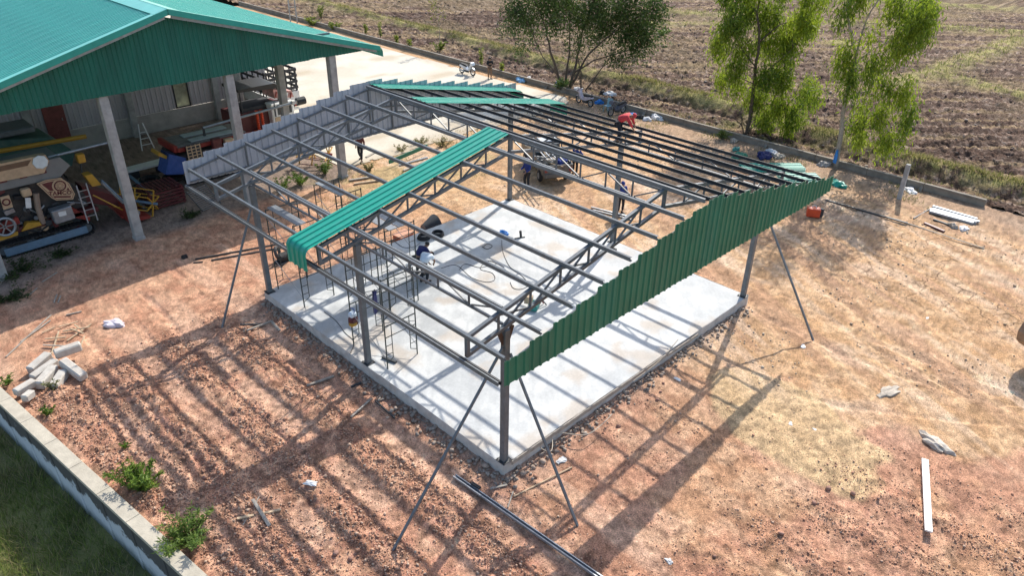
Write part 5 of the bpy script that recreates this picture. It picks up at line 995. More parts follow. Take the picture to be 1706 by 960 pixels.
def chair(u, v, lab):
    q = ga(u, v); t = thing('plastic_chair', lab, 'chair', q); M_ = mat('pale_blue_chair', (.22, .38, .42), .5)
    MB().box(q+Vector((0, 0, .43)), (.44, .44, .04), bev=.015).build('seat', M_, t); MB().box(q+Vector((.2, .0, .68)), (.04, .44, .46), Matrix.Rotation(.15, 3, 'Y'), bev=.015).build('backrest', M_, t)
    for sx in (-1, 1):
        for sy in (-1, 1): MB().bar(q+Vector((sx*.18, sy*.18, .42)), q+Vector((sx*.22, sy*.22, 0)), .04).build('leg', M_, t)
chair(1012, 186, 'pale blue plastic chair standing in front of the rubbish heap')
def motorcycle(u0, v0, u1, v1, body, lab):
    a, b = at(u0, v0, .03), at(u1, v1, .03); d = (b-a); d.z = 0; L = 1.25; d.normalize(); s = d.cross(Vector((0, 0, 1))); c = (a+b)/2; c.z = gz(c.x, c.y) if c.y < 23 else .035; t = thing('motorcycle', lab, 'motorcycle', c)
    def P(f, h, w_=0): return c+d*f+s*w_+Vector((0, 0, h))
    for f in (-L/2, L/2):
        wh = MB().torus(P(f, .29), .25, .045, s, 20, 8).build('wheel', BLACK, t); MB().torus(P(f, .29), .19, .015, s, 18, 5).build('rim', STEEL_L, wh); sp_ = MB()
        for k in range(6): an = k*math.pi/3; sp_.bar(P(f, .29), P(f+.19*math.cos(an), .29+.19*math.sin(an)), .012)
        sp_.build('spokes', STEEL_L, wh)
    def pl(pts, w_, name, m_, par=t): return MB().add([P(f, h, k*w_/2) for k in (-1, 1) for f, h in pts], [tuple(range(len(pts)))[::-1], tuple(range(len(pts), 2*len(pts)))]+[(i, (i+1) % len(pts), len(pts)+(i+1) % len(pts), len(pts)+i) for i in range(len(pts))]).build(name, m_, par)
    pl([(-.75, .66), (-.1, .62), (.05, .72), (-.1, .78), (-.7, .84)], .22, 'seat', BLACK); pl([(-.8, .62), (-.2, .38), (.12, .36), (-.05, .62), (-.7, .74)], .26, 'side_cover', body); pl([(.05, .38), (.3, .35), (.62, .9), (.5, .98), (.28, .6)], .24, 'leg_shield', body); pl([(.45, .85), (.72, .84), (.66, 1.02), (.5, 1.06)], .34, 'headlamp_cowl', body); pl([(-.3, .2), (.15, .2), (.18, .42), (-.25, .42)], .2, 'engine', STEEL_D); pl([(.38, .5), (.62, .56), (.86, .48), (.8, .56), (.6, .64), (.4, .56)], .13, 'front_mudguard', body)
    MB().tube([P(.5, .95, -.32), P(.52, 1.02, -.1), P(.52, 1.02, .1), P(.5, .95, .32)], .016, 6).build('handlebar', STEEL_D, t)
    for k in (-1, 1): MB().tube([P(.5, .9, k*.07), P(L/2, .29, k*.07)], .022, 6).build('fork', STEEL_L, t); MB().tube([P(.45, 1.02, k*.22), P(.45, 1.22, k*.27)], .008, 5).build('mirror_stalk', STEEL_D, t)
    MB().tube([P(-.1, .25, .12), P(-.75, .32, .14)], .045, 8).build('exhaust', STEEL_L, t); MB().tube([P(-.05, .25, -.1), P(-.1, .02, -.28)], .015, 5).build('side_stand', STEEL_D, t)
motorcycle(767, 121, 790.5, 127, mat('silver_white_paint', (.62, .64, .67), .3, .2, .08, 5), 'silver white motorcycle parked on the concrete yard near the person in black')
motorcycle(985, 178, 962, 170, mat('pale_pink_paint', (.5, .42, .44), .4, 0, .2, 5), 'pale scooter parked among the rubbish behind the far eave')
motorcycle(1035, 188, 1020, 192, mat('dark_scooter', (.08, .08, .1), .4), 'dark motorcycle parked behind the man in red')

# ------------------------------------------------------------------ pickup loaded with steel offcuts, parked behind the slab
def pickup():
    a, b = at(925, 306, 0), at(893, 268, 0); d = (b-a); d.z = 0; d.normalize(); s = d.cross(Vector((0, 0, 1))); c = a+d*1.5; t = thing('pickup_truck', 'dark grey pickup heaped with steel offcuts and bundles behind the slab', 'pickup', (c.x, c.y, 0)); GREYB = mat('pickup_grey', (.10, .11, .115), .4, .3, .15, 3, grime=.4, gs=2, gcol=(.2, .16, .13))
    rot = Matrix((d, s, Vector((0, 0, 1)))).transposed()
    def P(f, w_, h): return c+d*f+s*w_+Vector((0, 0, h))
    for f in (-1.0, 1.75):
        for w_ in (-.72, .72): wh = MB().torus(P(f, w_, .34), .23, .11, s, 20, 8).build('wheel', BLACK, t); MB().lathe([(0, -.07), (.17, -.07), (.17, .07), (0, .07)], P(f, w_*1.04, .34), 14, s).build('rim', STEEL_L, wh)
    MB().box(P(.3, 0, .62), (4.4, 1.5, .3), rot, bev=.05).build('chassis', GREYB, t); bd = MB().box(P(-.85, 0, .8), (2.0, 1.6, .06), rot).build('load_bed', GREYB, t)
    for w_ in (-.8, .8): MB().box(P(-.85, w_, .98), (2.0, .06, .42), rot).build('bed_side', GREYB, bd)
    MB().box(P(-1.86, 0, .98), (.06, 1.6, .42), rot).build('tail_gate', GREYB, bd)
    def pl(pts, w_, name, m_, par=t, off=0.): return MB().add([P(f, off+k*w_/2, h) for k in (-1, 1) for f, h in pts], [tuple(range(len(pts)))[::-1], tuple(range(len(pts), 2*len(pts)))]+[(i, (i+1) % len(pts), len(pts)+(i+1) % len(pts), len(pts)+i) for i in range(len(pts))]).build(name, m_, par)
    cab = pl([(.2, .7), (2.5, .7), (2.5, 1.05), (1.5, 1.15), (1.05, 1.72), (.3, 1.74)], 1.56, 'cab', GREYB); pl([(.3, 1.75), (1.05, 1.73), (1.0, 1.77), (.32, 1.79)], 1.5, 'cab_roof', mat('pale_roof', (.45, .48, .5), .4, .1), t)
    for k in (-1, 1): pl([(.4, 1.2), (1.3, 1.2), (1.0, 1.62), (.42, 1.64)], .02, 'window', GLASS, cab, k*.785)
    pl([(.19, 1.2), (.2, 1.2), (.28, 1.62), (.27, 1.62)], 1.2, 'rear_window', GLASS, cab)
    for k in (-1, 1): MB().box(P(-1.9, k*.68, .95), (.04, .14, .24), rot).build('tail_lamp', RED, t)
    # rack of tubes over the load
    for f in (-1.7, -.1):
        for w_ in (-.75, .75): MB().bar(P(f, w_, 1.1), P(f, w_, 1.75), .05).build('rack_post', STEEL, t)
        MB().bar(P(f, -.78, 1.75), P(f, .78, 1.75), .05).build('rack_bar', STEEL, t)
    rs = random.Random(3)
    for k in range(34):
        p = P(rs.uniform(-1.7, -.1), rs.uniform(-.6, .6), rs.uniform(.9, 1.35)); v_ = Vector((rs.gauss(0, 1), rs.gauss(0, 1), rs.gauss(0, .4))).normalized()*rs.uniform(.2, .6); lo = MB().bar(p-v_, p+v_, rs.uniform(.03, .08)).build('steel_offcut', rs.choice([STEEL_L, STEEL_D, WOOD, STEEL, RUSTY]))
        tag(lo, 'loose steel or timber offcut heaped on the dark pickup bed', 'offcut', 'offcuts heaped on the pickup')
    for k, (f, w_, m_) in enumerate([(-.5, .2, BLACK), (-1.2, -.3, SACK_D), (-1.4, .3, SHIRT_B)]): crumple(900+k*13, 250, .32, m_, 'load_bundle', ['black bundle on the pickup load', 'brown sack on the pickup load', 'blue cloth bundle on the pickup load'][k], 'bundle', .6, 1.1, p=P(f, w_, 1.15))
    for w_ in (-.85, -.6, -.35): tag(MB().bar(P(-2.6, w_, 1.8), P(1.6, w_, 1.82), .05, .05).build('steel_tube', STEEL_L), 'long steel tube carried on the pickup rack', 'steel tube', 'tubes on the pickup rack')
pickup()

# ------------------------------------------------------------------ excavator bucket reaching in from the right
def excavator_bucket():
    c = at(1733, 558, 1.25); t = thing('excavator_bucket', 'dusty brown excavator bucket hanging just above the tan ground', 'bucket', (c.x, c.y, 0)); BK = mat('dusty_bucket', (.27, .19, .13), .8, .1, .25, 4, .2, 20, grime=.4, gs=3, gcol=(.45, .34, .22))
    ax = Vector((.35, .94, 0)).normalized(); fw = Vector((ax.y, -ax.x, 0)); W_ = .75
    prof = [(.10, .62), (-.25, .60), (-.52, .40), (-.62, .08), (-.52, -.28), (-.25, -.52), (.12, -.60), (.62, -.62)]; V = [c+ax*k*W_/2+fw*a+Vector((0, 0, b)) for a, b in prof for k in (-1, 1)]
    o = MB().add(V, [(2*i, 2*i+1, 2*i+3, 2*i+2) for i in range(len(prof)-1)]).build('shell', BK, t); o.modifiers.new('t', 'SOLIDIFY').thickness = .035
    for k in (-1, 1): o = MB().add([c+ax*k*W_/2+fw*a+Vector((0, 0, b)) for a, b in prof+[(.3, .1)]], [tuple(range(len(prof)+1))]).build('side_plate', BK, t); o.modifiers.new('t', 'SOLIDIFY').thickness = .03
    for k in range(4): p = c+ax*(-.33+.22*k)+fw*.62+Vector((0, 0, -.62)); MB().bar(p, p+fw*.2+Vector((0, 0, .01)), .08, .05).build('tooth', STEEL_D, t)
    for k in (-1, 1): MB().lathe([(0, -.03), (.16, -.03), (.16, .03), (0, .03)], c+ax*k*.2+fw*-.1+Vector((0, 0, .75)), 14, ax).build('hinge_ear', BK, t)
    arm = MB().bar(c+fw*-.1+Vector((0, 0, .8)), c+fw*2.6+Vector((0, 0, 2.6)), .3, .34).build('dipper_arm', mat('excavator_yellow', (.45, .25, .04), .5), t)
excavator_bucket()

# ------------------------------------------------------------------ utility pole behind the shed
q = at(490, 38, 0); t = thing('twin_pole', 'pair of thin pale poles standing beyond the shed roof', 'pole', q)
for k in (-1, 1): MB().tube([q+Vector((.25*k, -.25*k, 0)), q+Vector((.2*k, -.2*k, 5.2))], .07, 8).build('pole', CONC, t)
for h in (1.6, 3.2): MB().bar(q+Vector((.25, -.25, h)), q+Vector((-.25, .25, h)), .06).build('cross_bar', CONC, t)

# ================================================================== PEOPLE
def skin_obj(name, pts, edges, rad, m_, parent, sub=1, root=0):
    me = bpy.data.meshes.new(name); me.from_pydata([tuple(p) for p in pts], edges, []); o = link(name, me, m_, parent)
    md = o.modifiers.new('skin', 'SKIN'); md.use_smooth_shade = True
    sv = me.skin_vertices[0].data
    for i, r in enumerate(rad): sv[i].radius = r if hasattr(r, '__len__') else (r, r); sv[i].use_root = (i == root)
    s = o.modifiers.new('sub', 'SUBSURF'); s.levels = sub; s.render_levels = sub; return o
STAND = dict(pelvis=(0, 0, .93), spine=(0, .01, 1.12), chest=(0, 0, 1.30), neck=(0, .01, 1.44), head=(0, .04, 1.56), crown=(0, .03, 1.63))
for sd, k in (('l', -1), ('r', 1)): STAND.update({'hip'+sd: (k*.10, 0, .88), 'knee'+sd: (k*.11, .03, .48), 'ank'+sd: (k*.11, -.01, .09), 'toe'+sd: (k*.13, .15, .035), 'sho'+sd: (k*.19, 0, 1.37), 'elb'+sd: (k*.25, -.03, 1.10), 'wri'+sd: (k*.24, .08, .87)})
def person(base, yaw, pose, label, shirt, trousers, cap=None, hair=HAIR, sleeve=1., sc=1., long_hair=False, bulk=1.12):
    J = dict(STAND); J.update(pose); M = Matrix.Translation(base) @ Matrix.Rotation(yaw, 4, 'Z') @ Matrix.Scale(sc, 4); W_ = {k: M @ Vector(v) for k, v in J.items()}
    t = thing('person', label, 'person', base)
    ids = {}; pts = []; rad = []; E_ = []
    def v(p, r, a=None):
        pts.append(p); rad.append(tuple(x*sc for x in r) if hasattr(r, '__len__') else r*sc); i = len(pts)-1
        if a is not None: E_.append((a, i))
        return i
    pe = v(W_['pelvis'], (.14, .105)); sp_ = v(W_['spine'], (.125, .095), pe); ch = v(W_['chest'], (.145, .105), sp_); ne = v(W_['neck'], .055, ch); he = v(W_['head'], (.078, .092), ne); cr = v(W_['crown'], (.06, .07), he)
    fwd_ = (M.to_3x3() @ Vector((0, 1, 0))).normalized(); hd = (W_['crown']-W_['neck']).normalized(); fc = (fwd_-hd*fwd_.dot(hd)).normalized(); v(W_['head']+fc*.105*sc, .016, he)
    for s in 'lr':
        hp = v(W_['hip'+s], .085, pe); kn = v(W_['knee'+s], .058, hp); an = v(W_['ank'+s], .04, kn); v(W_['toe'+s], .032, an)
        sh = v(W_['sho'+s], .06, ch); el = v(W_['elb'+s], .043, sh); wr = v(W_['wri'+s], .03, el); dd = (W_['wri'+s]-W_['elb'+s]).normalized(); side = dd.cross(fwd_); side = side.normalized() if side.length > .1 else Vector((0, 0, 1)); pa = v(W_['wri'+s]+dd*.07*sc, (.035, .02), wr); nn_ = side.cross(dd)
        for k, ln in enumerate((.075, .085, .08, .062)): o_ = side*(-.027+.018*k)*sc; f1 = v(W_['wri'+s]+dd*(.10)*sc+o_, .009, pa); v(W_['wri'+s]+dd*(.10+ln*.8)*sc+o_+nn_*.025*sc, .008, f1)
        th = v(W_['wri'+s]+dd*.06*sc-side*.05*sc, .010, wr); v(W_['wri'+s]+dd*.105*sc-side*.06*sc+nn_*.015*sc, .009, th)
    skin_obj('body', pts, E_, rad, SKIN, t)
    # shirt
    pts, rad, E_ = [], [], []
    pe = v(W_['pelvis'].lerp(W_['spine'], .1), (.165*bulk, .13*bulk)); sp_ = v(W_['spine'], (.16*bulk, .135*bulk), pe); ch = v(W_['chest'], (.18*bulk, .14*bulk), sp_); v(W_['chest'].lerp(W_['neck'], .72), .075, ch)
    for s in 'lr':
        sh = v(W_['sho'+s], .078*bulk, ch); el = v(W_['elb'+s].lerp(W_['sho'+s], .0 if sleeve > .5 else .35), .062, sh)
        if sleeve > .6: v(W_['wri'+s].lerp(W_['elb'+s], 1-sleeve*.92), .048, el)
    skin_obj('shirt', pts, E_, rad, shirt, t)
    pts, rad, E_ = [], [], []
    pe = v(W_['pelvis'], (.16, .125))
    for s in 'lr': hp = v(W_['hip'+s].lerp(W_['knee'+s], .12), .10, pe); kn = v(W_['knee'+s], .076, hp); v(W_['ank'+s].lerp(W_['knee'+s], .12), .064, kn)
    skin_obj('trousers', pts, E_, rad, trousers, t)
    for s in 'lr':
        a, b = W_['ank'+s], W_['toe'+s]; d = (b-a); d.z = 0; d.normalize(); q = d.cross(Vector((0, 0, 1))); z0 = min(a.z, b.z)-.03*sc
        P_ = [a-d*.07*sc+q*k*.042*sc+Vector((0, 0, h*sc)) for k in (-1, 1) for h in (-.085, 0)]+[b+d*.06*sc+q*k*.045*sc+Vector((0, 0, h*sc)) for k in (-1, 1) for h in (-.03, .015)]; MB().hull(P_).build('shoe', BLACK, t)
    c = W_['head'].lerp(W_['crown'], .45)-fc*.015*sc; up_ = hd; sd_ = up_.cross(fc); hm = MB(); V = []; n = 12
    for i in range(5):
        a = i/4*1.75
        for k in range(n): b = 2*math.pi*k/n; V.append(c+(up_*math.cos(a)+(sd_*math.cos(b)+fc*math.sin(b))*math.sin(a)*(1 if math.sin(b) < .6 else .96))*(.108*sc)*(1. if i < 4 else (1. if math.sin(b) < .3 else .86)))
    hm.add(V, [(i*n+k, i*n+(k+1) % n, (i+1)*n+(k+1) % n, (i+1)*n+k) for i in range(4) for k in range(n)]); hm.build('cap' if cap else 'hair', cap or hair, t, smooth=True)
    if cap: MB().hull([c+fc*.09*sc+sd_*k*.07*sc+up_*h for k in (-1, 1) for h in (0, .012)]+[c+fc*.17*sc+sd_*k*.04*sc+up_*h for k in (-1, 1) for h in (-.01, 0)]).build('cap_peak', cap, t)
    if long_hair: MB().hull([c-fc*.09*sc+sd_*k*.09*sc-up_*h for k in (-1, 1) for h in (-.05, .32)]+[c-fc*.03*sc+sd_*k*.11*sc-up_*h for k in (-1, 1) for h in (-.03, .3)]).build('long_hair', hair, t)
    for k in (-1, 1): e = W_['head']+fc*.086*sc+sd_*k*.032*sc+up_*.015*sc; MB().hull([e+x*.011*sc for x in (fc, -fc, sd_, -sd_, up_, -up_)]).build('eye', BLACK, t)
    return t
def yaw_to(dx, dy): return math.atan2(dy, dx)-math.pi/2
TOCAM = yaw_to(-.71, -.70)
q = at(816, 131, .035); person(q, TOCAM+.25, dict(elbl=(-.24, .02, 1.14), wril=(-.06, .2, 1.22), elbr=(.24, .02, 1.14), wrir=(.08, .2, 1.2)), 'person in black top and brown trousers standing by the silver motorcycle looking at a phone', SHIRT_K, KHAKI, long_hair=True, sc=1.0)
q = at(602, 268, .02); q.z = gz(q.x, q.y)+.02; person(q, TOCAM-.2, dict(kneel=(-.12, .16, .5), ankl=(-.13, .26, .10), toel=(-.14, .42, .05), kneer=(.12, -.02, .47), ankr=(.13, -.28, .12), toer=(.14, -.14, .04), wril=(-.28, .1, .88), wrir=(.28, -.05, .87)), 'person in maroon top and black trousers walking past the shed column', MAROON, DENIM)
q = ga(878, 313); person(q, TOCAM-.9, dict(kneer=(.11, .1, .48), ankr=(.12, .02, .09), wril=(-.2, .3, 1.0), wrir=(.2, .32, 1.02), elbr=(.25, .05, 1.12), elbl=(-.25, .05, 1.12)), 'worker in blue shirt and black trousers standing beside the pickup tail', SHIRT_B, DENIM, cap=SHIRT_N)
q = ga(957, 291); person(q, TOCAM+2.6, dict(spine=(0, .05, 1.11), chest=(0, .13, 1.27), neck=(0, .19, 1.40), head=(0, .26, 1.50), crown=(0, .29, 1.57), shol=(-.19, .14, 1.33), shor=(.19, .14, 1.33), elbl=(-.24, .3, 1.14), elbr=(.24, .3, 1.14), wril=(-.2, .5, 1.1), wrir=(.2, .5, 1.1)), 'worker in blue shirt and black cap reaching into the pickup load', SHIRT_B, DENIM, cap=SHIRT_K)
q = ga(1033, 355); person(q, TOCAM+.3, {}, 'worker in blue shirt and blue cap standing behind the far middle column', SHIRT_B, DENIM, cap=SHIRT_B)
# worker in red bending over the purlins, feet on the lattice beam of the far wall
person(Vector((13.2, 6.75, 4.99)), yaw_to(.45, -.9), dict(pelvis=(0, -.02, .86), spine=(0, .13, .99), chest=(0, .30, 1.08), neck=(0, .44, 1.10), head=(0, .55, 1.12), crown=(0, .61, 1.13), hipl=(-.1, 0, .82), hipr=(.1, 0, .82), kneel=(-.14, .12, .46), kneer=(.14, .12, .46), ankl=(-.12, 0, .09), ankr=(.12, 0, .09), shol=(-.19, .33, 1.10), shor=(.19, .33, 1.10), elbl=(-.27, .5, .90), elbr=(.27, .5, .90), wril=(-.2, .6, .70), wrir=(.2, .6, .70)), 'worker in a red hooded top bending over the roof purlins of the steel frame', SHIRT_R, DENIM, cap=SHIRT_R, sc=1.05, bulk=1.3)
bend = dict(pelvis=(0, -.12, .86), spine=(0, .05, 1.00), chest=(0, .24, 1.08), neck=(0, .38, 1.08), head=(0, .49, 1.06), crown=(0, .55, 1.03), hipl=(-.1, -.1, .82), hipr=(.1, -.1, .82), kneel=(-.12, .05, .46), kneer=(.12, .05, .46), ankl=(-.13, -.04, .09), ankr=(.13, -.04, .09), toel=(-.15, .12, .035), toer=(.15, .12, .035), shol=(-.19, .26, 1.09), shor=(.19, .26, 1.09), elbl=(-.24, .38, .84), elbr=(.24, .38, .84), wril=(-.12, .48, .62), wrir=(.12, .48, .62))
q = at(708, 470, ZS); person(q+Vector((0, 0, .012)), yaw_to(.75, .2), bend, 'worker in a pale blue shirt bending forward on the slab beside a colleague', SHIRT_W, DENIM, sleeve=.4, bulk=1.3)
q = at(700, 458, ZS); b2 = dict(bend); b2.update(head=(0, .47, 1.16), crown=(0, .5, 1.23), neck=(0, .36, 1.1)); person(q+Vector((0, 0, .012)), yaw_to(.9, .1), b2, 'worker in a navy shirt bending on the slab behind a colleague in pale blue', SHIRT_N, DENIM)

# ================================================================== VEGETATION
RV = Vector((math.sin(YAW), -math.cos(YAW), 0)); DV = Vector((math.cos(YAW), math.sin(YAW), 0))
LEAF = vmat('eucalyptus_leaf', .55, 3, .12, .05, 5, trans=.5, spec=.4); LEAF_D = vmat('dark_leaf', .6, 3, .15, .05, 5, trans=.35, spec=.3); GRASS = vmat('grass_blade', .8, 3, .1, .05, 5, trans=.4, spec=.2)
def leaves(name, Cn, dr, ln, wd, cols, m_, parent=None, kind=None):
    """kite shaped leaves: Cn base points, dr unit directions"""
    n = len(Cn); a = rng.normal(size=(n, 3)); sd = np.cross(dr, a); sd /= np.linalg.norm(sd, axis=1)[:, None]+1e-9
    ln = ln[:, None]; wd = wd[:, None]; bend = np.cross(sd, dr)*ln*rng.uniform(-.15, .15, (n, 1))
    V = np.stack([Cn, Cn+dr*ln*.42+sd*wd/2+bend, Cn+dr*ln, Cn+dr*ln*.42-sd*wd/2+bend], 1).reshape(-1, 3); F = np.arange(4*n).reshape(n, 4)
    return np_mesh(name, V, F, m_, parent, col=np.repeat(cols, 4, 0), kind=kind)
def unit(v): return v/(np.linalg.norm(v, axis=1)[:, None]+1e-9)
def tree(name, label, base, stems, blobs, ln, wd, c0, c1, m_, bark, droop=1., cl=38, spread=.2, group=None):
    t = thing(name, label, 'tree', base, group); b = Vector(base)
    def P(r, d, h): return b+RV*r+DV*d+Vector((0, 0, h))
    mb = MB(); tips = []
    for pts, r0, r1 in stems:
        q = [P(*p) for p in pts]; s = []
        for i in range(len(q)-1):
            for f in (0, .33, .66): s.append(q[i].lerp(q[i+1], f)+Vector((random.gauss(0, .03), random.gauss(0, .03), 0)))
        s[0] = q[0]; s.append(q[-1]); n = len(s); mb.tube(s, [r0+(r1-r0)*i/(n-1) for i in range(n)], 7); tips += s[n//3:]
    Cs, Ds, Cc = [], [], []
    for (r, d, h, rr, rh, n) in blobs:
        c = P(r, d, h); tip = min(tips, key=lambda q: (q-c).length+max(0, q.z-c.z)*2); mid = tip.lerp(c, .5)+Vector((0, 0, .25)); mb.tube([tip, mid, c], [.035, .022, .012], 5)
        k = max(3, n//cl)                                    # twigs, each a hanging spray of leaves
        g_ = rng.normal(size=(k, 3)); g_ = unit(g_)*rng.uniform(.15, 1, (k, 1))**.5; tw = np.array(c)+g_*np.array([rr, rr, rh])
        for j in range(0, k, 2): mb.tube([c, Vector(tw[j])], [.012, .006], 4)
        tone = np.clip(rng.uniform(0, 1)*.6+rng.uniform(-.1, .5, k), 0, 1)  # dark and lit clumps painted into the leaf colour, tone per blob and twig
        i = rng.integers(0, k, n); off = rng.normal(size=(n, 3))*np.array([spread, spread, spread*(1+1.1*droop)]); Cs.append(tw[i]+off-np.array([0, 0, .1*droop]))
        dd = rng.normal(size=(n, 3))*.75; dd[:, 2] -= 1.5*droop; Ds.append(unit(dd)); Cc.append(mixc(c0, c1, np.clip(.65*tone[i]+.35*rng.uniform(0, 1, n), 0, 1)))
    mb.build('trunk', bark, t, smooth=True)
    Cs = np.concatenate(Cs); n = len(Cs); leaves('crown', Cs, np.concatenate(Ds), rng.uniform(.7, 1.3, n)*ln, rng.uniform(.7, 1.3, n)*wd, np.concatenate(Cc), m_, t); return t
E0, E1 = (.05, .12, .012), (.40, .48, .045)
def rh_(u, v, base):
    b = Vector(base); d = Vector(ray(u, v)); c = Vector(CAMP); q = c+d*((b-c).dot(DV)/d.dot(DV)); return (q-b).dot(RV), q.z-b.z
def pb(u, v, base, rr, rh, n): r, h = rh_(u, v, base); return (r, random.uniform(-1.2, 1.2), h, rr, rh, n)
def ps(base, pix): return [(*(lambda a: (a[0], random.uniform(-.15, .15), max(a[1], 0)))(rh_(u, v, base)),) for u, v in pix]
T3, T2, T1 = (31.05, 4.16, -.2), (32.76, 10.8, -.2), (31.9, 25.5, -.2)
B3 = [pb(u, v, T3, a*.72, b*.75, int(n*.95)) for u, v, a, b, n in [(1402, 95, .55, 1.0, 700), (1410, 130, .5, .9, 600), (1360, 160, .5, .35, 260), (1345, 150, .3, .3, 120), (1455, 95, .7, .6, 420), (1490, 75, .8, .7, 620), (1520, 30, 1.1, 1.1, 1300), (1550, 20, .9, 1.2, 1000), (1535, 65, .8, .9, 800), (1500, 15, .9, .8, 700), (1470, 140, .8, .5, 450), (1495, 150, .9, .6, 650), (1505, 185, .7, .7, 550), (1470, 190, .9, .6, 600), (1440, 205, .8, .6, 500), (1475, 225, .9, .5, 650), (1445, 235, .6, .4, 350), (1430, 165, .5, .4, 200), (1425, 5, .8, .7, 420), (1400, 15, .6, .6, 300), (1450, -30, 1.3, 1.1, 900), (1390, -40, 1.2, 1.1, 800), (1500, -60, 1.3, 1.2, 900), (1430, -85, 1.3, 1.2, 800), (1445, 55, .4, .4, 150), (1440, 115, .5, .4, 200)]]
tree('eucalyptus_tree', 'slender pale trunked tree with loose drooping bright leaves and blue cloth at foot', (31.05, 4.16, -.2), [(ps(T3, [(1392, 282), (1398, 235), (1405, 190), (1415, 140), (1424, 90), (1415, 45), (1412, 0), (1420, -60)]), .15, .04), (ps(T3, [(1424, 92), (1437, 50), (1460, 0), (1500, -20)]), .06, .02), (ps(T3, [(1407, 185), (1430, 155), (1470, 145)]), .05, .015), (ps(T3, [(1402, 205), (1425, 190), (1460, 195)]), .04, .015), (ps(T3, [(1420, 110), (1450, 85), (1500, 60)]), .05, .015)], B3, .30, .07, E0, E1, LEAF, BARK_P, 1.1)
B2 = [pb(u, v, T2, a*.82, b*.82, int(n*1.1)) for u, v, a, b, n in [(1215, 30, 1.0, 1.0, 1100), (1250, 20, 1.0, 1.0, 1000), (1290, 25, 1.1, 1.0, 1100), (1330, 30, 1.0, .9, 1000), (1355, 45, .8, .8, 700), (1205, 75, .8, .9, 800), (1240, 80, .9, .9, 600), (1285, 75, 1.0, .9, 900), (1320, 85, .9, .9, 850), (1225, 115, .8, .7, 650), (1270, 125, .9, .8, 750), (1310, 130, .9, .8, 850), (1335, 145, .8, .8, 650), (1205, 135, .5, .35, 330), (1265, 165, .9, .6, 800), (1300, 175, .9, .7, 850), (1325, 190, .8, .6, 600), (1280, 205, .7, .45, 550), (1310, 215, .6, .4, 420), (1240, 150, .6, .5, 350), (1250, -20, 1.2, 1.0, 1000), (1300, -30, 1.3, 1.1, 1000), (1220, -15, 1.0, .9, 700), (1345, -10, 1.0, .9, 800), (1270, -70, 1.4, 1.2, 1000), (1320, 55, .8, .7, 500)]]
tree('eucalyptus_tree', 'dense bright green drooping tree on a thin dark trunk behind the low wall', (32.76, 10.8, -.2), [(ps(T2, [(1245, 224), (1252, 185), (1256, 140), (1260, 100), (1265, 60), (1262, 20), (1268, -40)]), .14, .04), (ps(T2, [(1256, 145), (1280, 115), (1320, 80)]), .05, .015), (ps(T2, [(1258, 110), (1235, 80), (1215, 40)]), .05, .015), (ps(T2, [(1264, 70), (1300, 40), (1345, 30)]), .05, .015), (ps(T2, [(1252, 190), (1275, 172), (1305, 180)]), .04, .012)], B2, .30, .07, (.05, .115, .012), (.38, .47, .04), LEAF, BARK, 1.0)
D0, D1 = (.03, .06, .016), (.12, .18, .04)
B1 = [pb(u, v, T1, a*.9, b*.9, int(n*1.5)) for u, v, a, b, n in [(860, 15, 1.0, .7, 600), (880, 30, 1.0, .6, 420), (905, 10, 1.2, .8, 700), (925, 35, 1.0, .6, 450), (945, 15, 1.2, .8, 800), (970, 35, 1.1, .7, 650), (990, 12, 1.2, .8, 800), (1010, 40, 1.1, .7, 700), (1040, 20, 1.2, .9, 950), (1065, 40, 1.1, .8, 800), (1085, 12, 1.0, .8, 700), (1045, 62, 1.1, .7, 700), (1075, 62, .8, .6, 450), (1000, 65, 1.0, .5, 300), (1060, 85, .9, .5, 320), (1030, 95, .8, .5, 220), (960, 70, .9, .5, 170), (890, 60, .8, .5, 160), (870, 75, .6, .4, 110), (930, -15, 1.6, .8, 800), (1000, -25, 1.6, .9, 900), (1060, -20, 1.4, .9, 800), (870, -20, 1.3, .8, 600), (1105, 60, .4, .4, 150), (850, 45, .7, .4, 160)]]
tree('acacia_tree', 'dark spreading many stemmed tree with a thin brown green crown by the rubbish heap', (31.9, 25.5, -.2), [(ps(T1, [(943, 152), (930, 125), (920, 95), (912, 60), (900, 20)]), .13, .04), (ps(T1, [(944, 152), (944, 120), (948, 80), (950, 30)]), .12, .03), (ps(T1, [(946, 152), (955, 125), (962, 95), (970, 55), (985, 15)]), .13, .04), (ps(T1, [(948, 150), (965, 118), (980, 90), (1020, 55), (1060, 30)]), .11, .03), (ps(T1, [(955, 122), (990, 100), (1030, 88), (1060, 80)]), .07, .02), (ps(T1, [(968, 152), (968, 120), (960, 85), (975, 50)]), .06, .02), (ps(T1, [(975, 150), (1000, 115), (1035, 70)]), .06, .02), (ps(T1, [(933, 128), (905, 95), (880, 40)]), .06, .02)], B1, .22, .1, D0, D1, LEAF_D, BARK, .25, cl=18, spread=.34)
